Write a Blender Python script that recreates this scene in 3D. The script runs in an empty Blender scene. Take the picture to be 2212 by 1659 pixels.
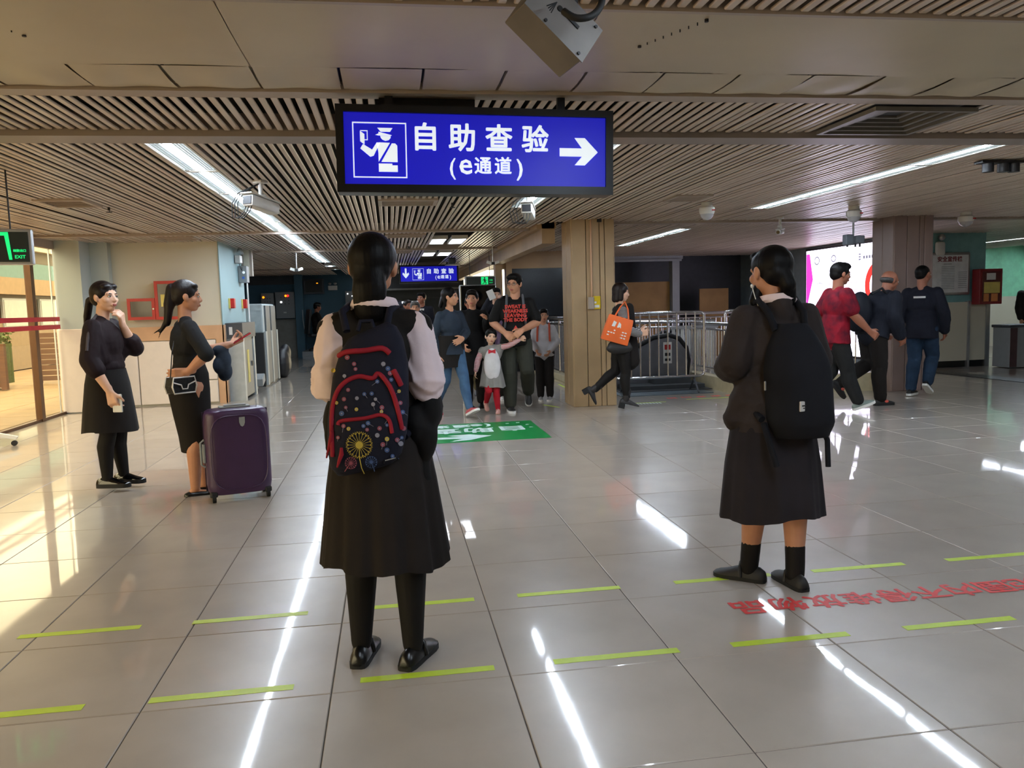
import bpy, bmesh, math, random
import numpy as np
from mathutils import Matrix, Vector, Euler
random.seed(7); np.random.seed(7)
SC = bpy.context.scene
COL = SC.collection
PI = math.pi
rad = math.radians

# ------------------------------------------------------------------ camera
def cam_axes(pitch, roll, yaw):
    def d(a, b, fw2):
        c, s = math.cos(roll), math.sin(roll); r = c*a-s*b; up = s*a+c*b
        c, s = math.cos(pitch), math.sin(pitch); fw = c*fw2-s*up; z = s*fw2+c*up
        c, s = math.cos(yaw), math.sin(yaw)
        return Vector((c*r-s*fw, s*r+c*fw, z))
    return d(1, 0, 0), d(0, 1, 0), d(0, 0, 1)
CAM = Vector((0.9129, -2.8183, 1.3644)); FPX = 1727.76
ax, ay, af = cam_axes(-0.0974, -0.0284, -0.1493)
cd = bpy.data.cameras.new('camera'); cd.sensor_width = 36; cd.lens = 36*FPX/2212
cd.clip_start = 0.05; cd.clip_end = 300
cam = bpy.data.objects.new('camera', cd); COL.objects.link(cam)
mw = Matrix.Identity(4)
for i in range(3):
    mw[i][0] = ax[i]; mw[i][1] = ay[i]; mw[i][2] = -af[i]; mw[i][3] = CAM[i]
cam.matrix_world = mw
SC.camera = cam
# ------------------------------------------------------------------ sky, sun, exposure
W = bpy.data.worlds.new('sky'); SC.world = W; W.use_nodes = True
bg = W.node_tree.nodes['Background']
bg.inputs[0].default_value = (1.0, 0.85, 0.57, 1); bg.inputs[1].default_value = 9.0
sl = bpy.data.lights.new('sun', 'SUN'); sl.energy = 5.0; sl.angle = rad(1.5); sl.color = (1.0, 0.78, 0.48)
so = bpy.data.objects.new('sun', sl); COL.objects.link(so)
so.rotation_euler = Euler((rad(42), 0, rad(20)))       # high afternoon sun over the street, from behind the camera
SC.view_settings.view_transform = 'Standard'; SC.view_settings.look = 'None'
SC.view_settings.gamma = 1.0; SC.view_settings.use_curve_mapping = False
SC.view_settings.exposure = -0.42
SC.cycles.max_bounces = 7; SC.cycles.diffuse_bounces = 4; SC.cycles.glossy_bounces = 3; SC.cycles.transmission_bounces = 3
SC.cycles.adaptive_threshold = 0.02; SC.cycles.caustics_reflective = False; SC.cycles.caustics_refractive = False

# ------------------------------------------------------------------ helpers: colour and material
def C(h):
    h = h.lstrip('#'); r = [int(h[i:i+2], 16)/255 for i in (0, 2, 4)]
    return tuple((x/12.92 if x <= .04045 else ((x+.055)/1.055)**2.4) for x in r)+(1,)
MATS = {}
def M(name, col='#888888', rough=.5, metal=0., var=.07, scale=9., bump=0., bscale=60., emit=0., ecol=None, coat=0.,
      spec=.5, trans=0., stretch=None, col2=None, aniso=0., sheen=0.):
    if name in MATS: return MATS[name]
    m = bpy.data.materials.new(name); m.use_nodes = True; nt = m.node_tree; N = nt.nodes; L = nt.links
    b = N['Principled BSDF']
    c = C(col) if isinstance(col, str) else col
    tc = N.new('ShaderNodeTexCoord'); mp = N.new('ShaderNodeMapping'); L.new(tc.outputs['Object'], mp.inputs[0])
    if stretch: mp.inputs['Scale'].default_value = stretch
    nz = N.new('ShaderNodeTexNoise'); nz.inputs['Scale'].default_value = scale; nz.inputs['Detail'].default_value = 4
    L.new(mp.outputs[0], nz.inputs['Vector'])
    mx = N.new('ShaderNodeMix'); mx.data_type = 'RGBA'
    c2 = (C(col2) if col2 else tuple(max(0, x*(1+var)) for x in c[:3])+(1,))
    mx.inputs[6].default_value = tuple(x*(1-var) for x in c[:3])+(1,); mx.inputs[7].default_value = c2
    rp = N.new('ShaderNodeValToRGB'); rp.color_ramp.elements[0].position = .35; rp.color_ramp.elements[1].position = .65
    L.new(nz.outputs[0], rp.inputs[0]); L.new(rp.outputs[0], mx.inputs[0]); L.new(mx.outputs[2], b.inputs['Base Color'])
    b.inputs['Roughness'].default_value = rough; b.inputs['Metallic'].default_value = metal
    b.inputs['Specular IOR Level'].default_value = spec; b.inputs['Coat Weight'].default_value = coat
    b.inputs['Coat Roughness'].default_value = .08
    b.inputs['Transmission Weight'].default_value = trans
    b.inputs['Sheen Weight'].default_value = sheen
    if bump:
        n2 = N.new('ShaderNodeTexNoise'); n2.inputs['Scale'].default_value = bscale; n2.inputs['Detail'].default_value = 3
        L.new(mp.outputs[0], n2.inputs['Vector'])
        bp = N.new('ShaderNodeBump'); bp.inputs['Strength'].default_value = bump; bp.inputs['Distance'].default_value = .01
        L.new(n2.outputs[0], bp.inputs['Height']); L.new(bp.outputs[0], b.inputs['Normal'])
    if emit:
        b.inputs['Emission Color'].default_value = C(ecol) if ecol else c
        b.inputs['Emission Strength'].default_value = emit
        if emit < 2 and name != 'sign_blue': m.cycles.emission_sampling = 'NONE'     # faint glows: found by bounces alone
    MATS[name] = m
    return m
def stripes(name, ca, cb, period, axis=2, duty=.5, rough=.8):
    if name in MATS: return MATS[name]
    m = M(name, ca, rough); nt = m.node_tree; N = nt.nodes; L = nt.links; b = N['Principled BSDF']
    tc = [n for n in N if n.type == 'TEX_COORD'][0]
    sp = N.new('ShaderNodeSeparateXYZ'); L.new(tc.outputs['Object'], sp.inputs[0])
    d = N.new('ShaderNodeMath'); d.operation = 'DIVIDE'; d.inputs[1].default_value = period; L.new(sp.outputs[axis], d.inputs[0])
    fr = N.new('ShaderNodeMath'); fr.operation = 'FRACT'; L.new(d.outputs[0], fr.inputs[0])
    gt = N.new('ShaderNodeMath'); gt.operation = 'GREATER_THAN'; gt.inputs[1].default_value = duty; L.new(fr.outputs[0], gt.inputs[0])
    mx = N.new('ShaderNodeMix'); mx.data_type = 'RGBA'; mx.inputs[6].default_value = C(ca); mx.inputs[7].default_value = C(cb)
    L.new(gt.outputs[0], mx.inputs[0]); L.new(mx.outputs[2], b.inputs['Base Color'])
    return m
def glass_mat(name, col, alpha):
    # thin clear pane: mostly transparent, mirror-like at grazing angles
    if name in MATS: return MATS[name]
    m = bpy.data.materials.new(name); m.use_nodes = True; nt = m.node_tree; N = nt.nodes; L = nt.links
    for n in list(N): N.remove(n)
    o = N.new('ShaderNodeOutputMaterial'); t = N.new('ShaderNodeBsdfTransparent'); g = N.new('ShaderNodeBsdfGlossy')
    t.inputs[0].default_value = C(col); g.inputs['Roughness'].default_value = .01
    fz = N.new('ShaderNodeFresnel'); fz.inputs[0].default_value = 1.35
    ge = N.new('ShaderNodeNewGeometry'); iv = N.new('ShaderNodeMath'); iv.operation = 'SUBTRACT'; iv.inputs[0].default_value = 1; L.new(ge.outputs['Backfacing'], iv.inputs[1])
    mu = N.new('ShaderNodeMath'); mu.operation = 'MULTIPLY'; L.new(fz.outputs[0], mu.inputs[0]); L.new(iv.outputs[0], mu.inputs[1])
    x = N.new('ShaderNodeMixShader'); L.new(mu.outputs[0], x.inputs[0]); L.new(t.outputs[0], x.inputs[1]); L.new(g.outputs[0], x.inputs[2])
    L.new(x.outputs[0], o.inputs[0]); MATS[name] = m
    return m

# ------------------------------------------------------------------ helpers: mesh building
def orth(d):
    d = Vector(d).normalized(); a = Vector((0, 0, 1)) if abs(d.z) < .9 else Vector((1, 0, 0))
    u = d.cross(a).normalized(); return d, u, u.cross(d).normalized()
_RB = {}
class MB:
    def __init__(s): s.v = []; s.f = []
    def add(s, vs, fs, mtx=None):
        n = len(s.v)
        if mtx is not None: vs = [mtx @ Vector(p) for p in vs]
        s.v += [tuple(p) for p in vs]; s.f += [tuple(i+n for i in q) for q in fs]
        return s
    def bb(s, x0, x1, y0, y1, z0, z1, mtx=None):
        vs = [(x0, y0, z0), (x1, y0, z0), (x1, y1, z0), (x0, y1, z0), (x0, y0, z1), (x1, y0, z1), (x1, y1, z1), (x0, y1, z1)]
        return s.add(vs, [(0, 3, 2, 1), (4, 5, 6, 7), (0, 1, 5, 4), (1, 2, 6, 5), (2, 3, 7, 6), (3, 0, 4, 7)], mtx)
    def box(s, c, sz, mtx=None):
        return s.bb(c[0]-sz[0]/2, c[0]+sz[0]/2, c[1]-sz[1]/2, c[1]+sz[1]/2, c[2]-sz[2]/2, c[2]+sz[2]/2, mtx)
    def rbox(s, c, sz, r=.01, seg=2, mtx=None):
        bm = bmesh.new(); bmesh.ops.create_cube(bm, size=1)
        for v in bm.verts: v.co = Vector((v.co.x*sz[0], v.co.y*sz[1], v.co.z*sz[2]))
        bmesh.ops.bevel(bm, geom=list(bm.edges), offset=min(r, min(sz)*.49), segments=seg, profile=.5, affect='EDGES')
        bm.verts.index_update()
        vs = [v.co+Vector(c) for v in bm.verts]; fs = [[v.index for v in f.verts] for f in bm.faces]; bm.free()
        return s.add(vs, fs, mtx)
    def cyl(s, a, b, r, r2=None, n=12, mtx=None):
        a = Vector(a); b = Vector(b); r2 = r if r2 is None else r2
        d, u, w = orth(b-a); vs = []
        for k in range(n):
            t = 2*PI*k/n; e = u*math.cos(t)+w*math.sin(t); vs.append(a+e*r); vs.append(b+e*r2)
        fs = [(2*k, 2*k+1, (2*k+3) % (2*n), (2*k+2) % (2*n)) for k in range(n)]
        fs += [tuple(2*k for k in range(n)), tuple(2*k+1 for k in reversed(range(n)))]
        return s.add(vs, fs, mtx)
    def tube(s, pts, r, n=8, closed=False, mtx=None):
        P = [Vector(p) for p in pts]; m = len(P); vs = []; fs = []; u = None
        for i in range(m):
            if closed: d = P[(i+1) % m]-P[i-1]
            else: d = P[min(i+1, m-1)]-P[max(i-1, 0)]
            d.normalize()
            if u is None: _, u, _w = orth(d)
            u = (u-d*u.dot(d)); u = u.normalized() if u.length > 1e-6 else orth(d)[1]
            w = d.cross(u); rr = r[i] if hasattr(r, '__len__') else r
            for k in range(n):
                t = 2*PI*k/n; vs.append(P[i]+(u*math.cos(t)+w*math.sin(t))*rr)
        for i in range(m if closed else m-1):
            j = (i+1) % m
            for k in range(n):
                k2 = (k+1) % n; fs.append((i*n+k, i*n+k2, j*n+k2, j*n+k))
        if not closed: fs += [tuple(reversed(range(n))), tuple((m-1)*n+k for k in range(n))]
        return s.add(vs, fs, mtx)
    def prism(s, poly, z0, z1, mtx=None):
        n = len(poly); vs = [(p[0], p[1], z0) for p in poly]+[(p[0], p[1], z1) for p in poly]
        fs = [tuple(reversed(range(n))), tuple(range(n, 2*n))]+[(k, (k+1) % n, n+(k+1) % n, n+k) for k in range(n)]
        return s.add(vs, fs, mtx)
    def lathe(s, prof, n=16, c=(0, 0, 0), mtx=None):
        vs = []; m = len(prof)
        for (r, z) in prof:
            for k in range(n):
                t = 2*PI*k/n; vs.append((c[0]+r*math.cos(t), c[1]+r*math.sin(t), c[2]+z))
        fs = [(i*n+k, i*n+(k+1) % n, (i+1)*n+(k+1) % n, (i+1)*n+k) for i in range(m-1) for k in range(n)]
        fs += [tuple(reversed(range(n))), tuple((m-1)*n+k for k in range(n))]
        return s.add(vs, fs, mtx)
    def loft(s, rings, cap=True, mtx=None):
        n = len(rings[0]); vs = [p for r in rings for p in r]; m = len(rings)
        fs = [(i*n+k, i*n+(k+1) % n, (i+1)*n+(k+1) % n, (i+1)*n+k) for i in range(m-1) for k in range(n)]
        if cap: fs += [tuple(reversed(range(n))), tuple((m-1)*n+k for k in range(n))]
        return s.add(vs, fs, mtx)
    def ell(s, c, r, n=12, m=8, mtx=None, rot=None):
        vs = []; R = rot if rot is not None else Matrix.Identity(3)
        for i in range(1, m):
            a = PI*i/m
            for k in range(n):
                t = 2*PI*k/n
                vs.append(Vector(c)+R @ Vector((r[0]*math.sin(a)*math.cos(t), r[1]*math.sin(a)*math.sin(t), -r[2]*math.cos(a))))
        b = len(vs); vs.append(Vector(c)+R @ Vector((0, 0, -r[2]))); vs.append(Vector(c)+R @ Vector((0, 0, r[2])))
        fs = [(i*n+k, i*n+(k+1) % n, (i+1)*n+(k+1) % n, (i+1)*n+k) for i in range(m-2) for k in range(n)]
        fs += [(b, (k+1) % n, k) for k in range(n)]+[((m-2)*n+k, (m-2)*n+(k+1) % n, b+1) for k in range(n)]
        return s.add(vs, fs, mtx)
    def cone(s, A, B, ra, rb, n=12, fl=1., side=None):
        # round-ended tapered limb
        A = Vector(A); B = Vector(B)
        if (B-A).length < 1e-6: B = A+Vector((0, 0, 1e-4))
        d, u, w = orth(B-A)
        if side is not None:
            u = Vector(side); u = (u-d*u.dot(d)).normalized(); w = d.cross(u)
        rings = []
        for a in (80, 50, 22): rings.append((A-d*ra*math.sin(rad(a)), ra*math.cos(rad(a))))
        rings.append((A, ra)); rings.append((B, rb))
        for a in (22, 50, 80): rings.append((B+d*rb*math.sin(rad(a)), rb*math.cos(rad(a))))
        R = [[p+(u*math.cos(2*PI*k/n)+w*math.sin(2*PI*k/n)*fl)*r for k in range(n)] for p, r in rings]
        return s.loft(R)
    def drum(s, A, B, ra, rb, side=(1, 0, 0), n=24):
        # flat-ended elliptical sleeve, ra/rb = (half width, half depth)
        A = Vector(A); B = Vector(B); d = (B-A).normalized(); u = Vector(side); u = (u-d*u.dot(d)).normalized(); w = d.cross(u)
        return s.loft([[A+(B-A)*t+(u*math.cos(2*PI*k/n)*(ra[0]+(rb[0]-ra[0])*t)+w*math.sin(2*PI*k/n)*(ra[1]+(rb[1]-ra[1])*t)) for k in range(n)] for t in (0, .5, 1)])
    def text(s, body, size, mtx=None, bold=0., depth=0., align='CENTER', sx=1.):
        if bold:
            m0 = mtx if mtx is not None else Matrix.Identity(4)
            for i, (a, b_) in enumerate(((0, 0), (1, 0), (-1, 0), (0, 1), (0, -1), (.7, .7), (-.7, .7), (.7, -.7), (-.7, -.7))):
                s.text(body, size, m0 @ Matrix.Translation((a*bold, b_*bold, i*.00006)), 0, depth, align, sx)
            return s
        c = bpy.data.curves.new('lettering', 'FONT'); c.body = body; c.size = size; c.align_x = align; c.align_y = 'CENTER'
        c.offset = bold; c.extrude = depth; c.resolution_u = 2
        o = bpy.data.objects.new('lettering', c)
        me = bpy.data.meshes.new_from_object(o)
        vs = [(v.co.x*sx, v.co.y, v.co.z) for v in me.vertices]; fs = [tuple(p.vertices) for p in me.polygons]
        bpy.data.meshes.remove(me); bpy.data.objects.remove(o); bpy.data.curves.remove(c)
        return s.add(vs, fs, mtx)
    def mesh(s, name, mat, smooth=None):
        me = bpy.data.meshes.new(name); me.from_pydata(s.v, [], s.f); me.update()
        if mat is not None: me.materials.append(mat)
        if smooth is not None:
            me.polygons.foreach_set('use_smooth', [True]*len(me.polygons))
            if smooth < 180: me.set_sharp_from_angle(angle=rad(smooth))
        return me
    def build(s, name, mat, parent=None, smooth=None, loc=None, rz=None):
        return ob(name, s.mesh(name, mat, smooth), parent, loc, rz)
def ob(name, data, parent=None, loc=None, rz=None):
    o = bpy.data.objects.new(name, data); COL.objects.link(o)
    if parent is not None: o.parent = parent
    if loc is not None: o.location = loc
    if rz is not None: o.rotation_euler = (0, 0, rz)
    return o
def thing(name, label, cat, loc=(0, 0, 0), rz=0, group=None):
    return tag(ob(name, None, None, loc, rz), label, cat, group)
def tag(o, label, cat, group=None):
    o['label'] = label; o['category'] = cat
    if group: o['group'] = group
    return o
def struct(o): o['kind'] = 'structure'; return o
def dup(root, loc=None, rz=None, label=None, group=None):
    r = root.copy(); COL.objects.link(r)
    if loc is not None: r.location = loc
    if rz is not None: r.rotation_euler = (0, 0, rz)
    if label: r['label'] = label
    if group: r['group'] = group
    for ch in list(root.children):
        c = ch.copy(); COL.objects.link(c); c.parent = r
        for g in list(ch.children):
            d = g.copy(); COL.objects.link(d); d.parent = c
    return r
def TR(loc, rx=0, ry=0, rz=0): return Matrix.Translation(loc) @ Euler((rad(rx), rad(ry), rad(rz))).to_matrix().to_4x4()
FACE = TR((0, 0, 0), 90)             # text plane turned upright, facing -Y
# organic shapes: union of overlapping rounded volumes, voxel-remeshed into one skin (applied in one go at the end)
BLOBS = []
def blob(mb, name, mat, voxel, parent=None, smooth=4, fac=.5, wr=0., wf=48.):
    o = ob(name, mb.mesh(name, mat), parent)
    r = o.modifiers.new('r', 'REMESH'); r.mode = 'VOXEL'; r.voxel_size = voxel; r.use_smooth_shade = True
    if smooth:
        q = o.modifiers.new('s', 'SMOOTH'); q.iterations = smooth; q.factor = fac
    BLOBS.append((o, wr, wf))
    return o
def apply_blobs():
    dg = bpy.context.evaluated_depsgraph_get(); dg.update()
    for bi, (o, wr, wf) in enumerate(BLOBS):
        me = bpy.data.meshes.new_from_object(o.evaluated_get(dg)); me.name = o.data.name
        old = o.data; o.modifiers.clear(); o.data = me
        if wr:                                           # soft folds in the cloth
            n = len(me.vertices); co = np.empty(n*3, np.float32); me.vertices.foreach_get('co', co); co = co.reshape(-1, 3)
            nr = np.empty(n*3, np.float32); me.vertex_normals.foreach_get('vector', nr); nr = nr.reshape(-1, 3)
            g = np.random.RandomState(bi+5); d = np.zeros(n)
            for a in (.55, .45, .3):
                k = g.normal(size=3); k[2] *= 1.6; k *= wf*g.uniform(.6, 1.3)/np.linalg.norm(k); k2 = g.normal(size=3)*wf*.35
                p = co @ k+2.2*np.sin(co @ k2+g.uniform(0, 6)); d += a*(1-2*np.abs(np.sin(p*.5))**.8)*np.clip(.5+.9*np.sin(co @ (k2*.6)+g.uniform(0, 6)), 0, 1)
            co += nr*(d*wr)[:, None]; me.vertices.foreach_set('co', co.ravel()); me.update()
        me.polygons.foreach_set('use_smooth', [True]*len(me.polygons))
        if old.users == 0: bpy.data.meshes.remove(old)

# ------------------------------------------------------------------ materials of the place
ZC = 2.46
def floor_mat():
    m = M('polished_tile', '#ada398', .3, var=.05, scale=3.5, spec=.3, coat=1.); nt = m.node_tree; N = nt.nodes; L = nt.links; b = N['Principled BSDF']; b.inputs['Coat IOR'].default_value = 1.30
    oi = N.new('ShaderNodeObjectInfo'); hs = N.new('ShaderNodeHueSaturation'); old = b.inputs['Base Color'].links[0].from_socket
    mr = N.new('ShaderNodeMapRange'); mr.inputs[3].default_value = .93; mr.inputs[4].default_value = 1.05
    L.new(oi.outputs['Random'], mr.inputs[0]); L.new(mr.outputs[0], hs.inputs['Value']); L.new(old, hs.inputs['Color']); L.new(hs.outputs[0], b.inputs['Base Color'])
    g = N.new('ShaderNodeNewGeometry'); nz = N.new('ShaderNodeTexNoise'); nz.inputs['Scale'].default_value = 1.7; nz.inputs['Detail'].default_value = 1
    L.new(g.outputs['Position'], nz.inputs['Vector'])
    bp = N.new('ShaderNodeBump'); bp.inputs['Strength'].default_value = .05; bp.inputs['Distance'].default_value = .02
    L.new(nz.outputs[0], bp.inputs['Height']); L.new(bp.outputs[0], b.inputs['Normal'])
    n2 = N.new('ShaderNodeTexNoise'); n2.inputs['Scale'].default_value = .9; n2.inputs['Detail'].default_value = 5
    L.new(g.outputs['Position'], n2.inputs['Vector']); r2 = N.new('ShaderNodeMapRange'); r2.inputs[1].default_value = .35; r2.inputs[2].default_value = .7
    r2.inputs[3].default_value = .025; r2.inputs[4].default_value = .07; L.new(n2.outputs[0], r2.inputs[0]); L.new(r2.outputs[0], b.inputs['Coat Roughness']); L.new(bp.outputs[0], b.inputs['Coat Normal'])
    return m
m_tile = floor_mat()
m_grout = M('grout', '#4a423b', .9)
m_slat = M('ceiling_slat', '#cdbfb2', .3, var=.06, scale=2.5, spec=.6)
m_soffit = M('soffit_panel', '#b9ad94', .40, var=.08, scale=1.3, bump=.12, bscale=2.2, spec=.45)
m_beam = M('beam_paint', '#a79a8e', .45, var=.05, scale=3)
m_beam2 = M('beam_grey', '#8c827b', .4, var=.05, scale=3)
m_void = M('plenum_black', '#0d0a08', .95)
m_tan = M('tan_paint', '#a68c69', .45, var=.10, scale=2.2, bump=.05, bscale=7)
m_teal = M('teal_wall', '#bcc7c4', .6, var=.03, scale=1.2)
m_tealb = M('teal_wall_blue', '#8aa7ab', .6, var=.03, scale=1.2)
m_cream = M('cream_wall', '#cfcbb8', .6, var=.03, scale=1.2)
m_white = M('white_panel', '#e2d6cb', .25, var=.02)
m_band = M('tan_band', '#c79c78', .3, var=.12, scale=1.8)
m_alu = M('aluminium', '#b9bbbd', .35, .9, var=.05)
m_steel = M('stainless', '#c3c3c6', .22, 1., var=.05, scale=20)
m_dark = M('dark_plastic', '#15161a', .5)
m_black = M('black_metal', '#08090b', .35)
m_darkgrey = M('dark_grey_metal', '#3b3f44', .5)
m_grey = M('grey_metal', '#85898a', .5, var=.04)
m_whitep = M('white_plastic', '#dcdcd8', .4, var=.02)
m_rubber = M('rubber', '#0c0c0d', .7)
m_red = M('fire_red', '#b3201f', .35, var=.05)
m_tube = M('fluorescent_tube', '#ffffff', .4, emit=210., ecol='#e2f0ff')
m_refl = M('white_reflector', '#c3cfd3', .3, var=.02, emit=.55, ecol='#cfe2ea')

# ------------------------------------------------------------------ floor: tiles of 0.65 m, joints recessed
T = .65
fl = MB(); fl.bb(-3.9, 17, -7, 25, -.06, -.004)
floor = struct(fl.build('floor', m_grout))
tm = MB(); e = .0016
tm.add([(e+.003, e+.003, 0), (T-e-.003, e+.003, 0), (T-e-.003, T-e-.003, 0), (e+.003, T-e-.003, 0), (e, e, -.003), (T-e, e, -.003), (T-e, T-e, -.003), (e, T-e, -.003)],
       [(0, 1, 2, 3), (4, 5, 1, 0), (5, 6, 2, 1), (6, 7, 3, 2), (7, 4, 0, 3)])
for i, p in enumerate(tm.v): tm.v[i] = (p[0]-T/2, p[1]-T/2, p[2])
tile_me = tm.mesh('tile', m_tile)
near, far_t = [], []
for i in range(-6, 26):
    for j in range(-11, 38):
        c = Vector(((i+.5)*T, (j+.5)*T, 0)); r = c-CAM; z = r.dot(af)
        u = r.dot(ax)/z if z > .1 else 9; w = r.dot(ay)/z if z > .1 else 9
        (near if z > .5 and abs(u) < .75 and -.62 < w < .5 else far_t).append((z, i, j))
near.sort(); far_t += near[300:]; near = near[:300]
rr = random.Random(3)
for z, i, j in near:
    o = ob('tile', tile_me, floor, ((i+.5)*T, (j+.5)*T, 0))
    o.rotation_euler = (rr.uniform(-.0011, .0011), rr.uniform(-.0011, .0011), 0)
fm = MB()
for z, i, j in far_t: fm.add(tm.v, tm.f, Matrix.Translation(((i+.5)*T, (j+.5)*T, 0)))
o = fm.build('tile_field', m_tile, floor); o['kind'] = 'stuff'

# ------------------------------------------------------------------ ceiling
cl = MB(); cl.bb(-3.9, 17, -7, 25, 2.62, 2.7); ceiling = struct(cl.build('ceiling', m_void))
PITCH = .062; SW = .035
LIGHTX = (-.46, 2.43, 5.41)
def slat_mesh(y0, y1, name='slat'):
    b = MB(); w = SW/2; h = .010
    b.add([(-w, y0, h), (-w, y0, .004), (-w+.004, y0, 0), (w-.004, y0, 0), (w, y0, .004), (w, y0, h),
           (-w, y1, h), (-w, y1, .004), (-w+.004, y1, 0), (w-.004, y1, 0), (w, y1, .004), (w, y1, h)],
          [(k, k+1, k+7, k+6) for k in range(5)]+[(0, 5, 4, 3, 2, 1), (6, 7, 8, 9, 10, 11)])
    return b
def bay(y0, y1, x0, x1, single, skip):
    b = slat_mesh(y0, y1); me = b.mesh('slat', m_slat); st = MB(); r = random.Random(int(y0*100))
    n0 = int(math.ceil(x0/PITCH)); n1 = int(x1/PITCH); cnt = 0
    for k in range(n0, n1):
        x = k*PITCH
        if any(a <= x <= b2 for a, b2 in skip): continue
        dz = r.uniform(-.004, .004)
        if single and single[0] <= x <= single[1]:
            o = ob('slat', me, ceiling, (x, 0, ZC+dz)); o.rotation_euler = (r.uniform(-.0006, .0006), r.uniform(-.05, .05), r.uniform(-.0012, .0012)); cnt += 1
        else: st.add(b.v, b.f, Matrix.Translation((x, 0, ZC+dz)))
    if st.v: o = st.build('slat_field', m_slat, ceiling); o['kind'] = 'stuff'
    return cnt
TW = .135
sk = [(x-TW, x+TW) for x in LIGHTX]
bay(-3.2, .17, -3.75, 16, None, sk[1:])
for q in sk[1:]: bay(-.5, .17, q[0], q[1]+.05, None, [])
n1 = bay(1.53, 2.29, -3.75, 12, (-2.6, 5.2), [(3.72, 4.44)])
n2 = bay(2.53, 8.58, -3.75, 3.1, (-3.8, 3.2), sk[:2])
n2 += bay(2.53, 7.86, 3.1, 14, (3.1, 5.4), sk)
bay(8.70, 12.1, -3.75, 3.0, None, sk[:1]+[(1.62, 2.2)])
bay(12.2, 18.4, -3.75, 3.0, None, sk[:1]+[(1.62, 2.2)])
bay(18.5, 22.6, -3.75, 3.0, None, sk[:1])
bay(8.06, 16.2, 3.2, 16, None, sk[2:])
bay(6.19, 8.58, sk[1][0], sk[1][1]+.05, None, [])
bay(6.55, 7.86, sk[2][0], sk[2][1]+.05, None, [])
bay(8.06, 8.98, sk[2][0], sk[2][1]+.05, None, []); bay(12.4, 16.2, sk[2][0], sk[2][1]+.05, None, [])
# cross beams, soffit sheets
def sbox(name, x0, x1, y0, y1, z0, z1, m):
    b = MB(); b.bb(x0, x1, y0, y1, z0, z1); return struct(b.build(name, m))
sbox('trim_1', -3.9, 17, 2.30, 2.52, ZC-.035, ZC+.1, m_beam2)
tb = MB(); tb.bb(-3.9, 17, 1.375, 1.435, ZC-.012, ZC+.1); tb.bb(-3.9, 17, 1.44, 1.525, ZC-.004, ZC+.1)
struct(tb.build('trim_2', m_beam))
sbox('trim_3', -3.9, 3.1, 8.59, 8.70, ZC-.03, ZC+.1, m_beam)
sbox('trim_4', -3.9, 3.05, 12.1, 12.2, ZC-.03, ZC+.1, m_beam)
sbox('trim_5', -3.9, 3.05, 18.4, 18.5, ZC-.03, ZC+.1, m_beam)
sbox('trim_6', 3.85, 17, 7.87, 8.05, ZC-.03, ZC+.1, m_beam)
sbox('trim_7', -3.9, 17, .175, .20, ZC-.012, ZC+.1, m_beam)
# soffit: wide sheets, then a row of narrow panels with open joints, all a little buckled
soff = MB(); soff.bb(-3.9, 17, .2, 1.37, ZC+.04, ZC+.1); soffit = struct(soff.build('trim_8', m_dark))
def sheet(x0, x1, y0, y1, sag, seed):
    r = random.Random(seed); nx, ny = 14, 6; vs = []; ph = r.uniform(0, 6)
    for j in range(ny+1):
        for i in range(nx+1):
            u, v = i/nx, j/ny
            z = ZC-sag*math.sin(PI*v)*(.6+.4*math.sin(2*PI*u*1.3+ph))-.003*math.sin(7*u+ph)*v
            vs.append((x0+(x1-x0)*u, y0+(y1-y0)*v, z))
    fs = [(j*(nx+1)+i, (j+1)*(nx+1)+i, (j+1)*(nx+1)+i+1, j*(nx+1)+i+1) for j in range(ny) for i in range(nx)]
    n = len(vs); vs += [(a, b, c+.02) for a, b, c in vs]
    fs += [tuple(n+q for q in reversed(f)) for f in fs]
    b = MB(); b.add(vs, fs); return b
x = -3.9; k = 0
for x1 in (-2.35, -.95, .35, 1.75, 2.9, 4.3, 5.9, 8.2, 11, 14, 17):
    sheet(x+.002, x1-.002, .205, 1.0, .006, k).build('panel', m_soffit, soffit, smooth=40); x = x1; k += 1
x = -3.9
for q in range(50):
    w = .386; sheet(x+.007, x+w-.007, 1.004, 1.355, .008, 40+q).build('panel', m_soffit, soffit, smooth=40); x += w
# rivets and the old drill seam on the sheets
rv = MB()
for (a, b) in (((-.62, .22), (-.43, .62)), ((2.19, .28), (2.02, .60))):
    for t in np.linspace(0, 1, 9):
        r = .008 if t in (0, 1) else .0025
        rv.cyl((a[0]+(b[0]-a[0])*t, a[1]+(b[1]-a[1])*t, ZC-.012), (a[0]+(b[0]-a[0])*t, a[1]+(b[1]-a[1])*t, ZC+.02), r, n=6)
rv.build('rivet_row', m_dark, soffit)
# bulkhead beside the pillar, over the way to the railings
bh = MB(); bh.bb(3.02, 3.2, 8.06, 22.6, 2.2, 2.62); bh.bb(2.95, 3.22, 8.06, 22.6, 2.40, ZC+.1)
struct(bh.build('trim_9', m_tan))

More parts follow.
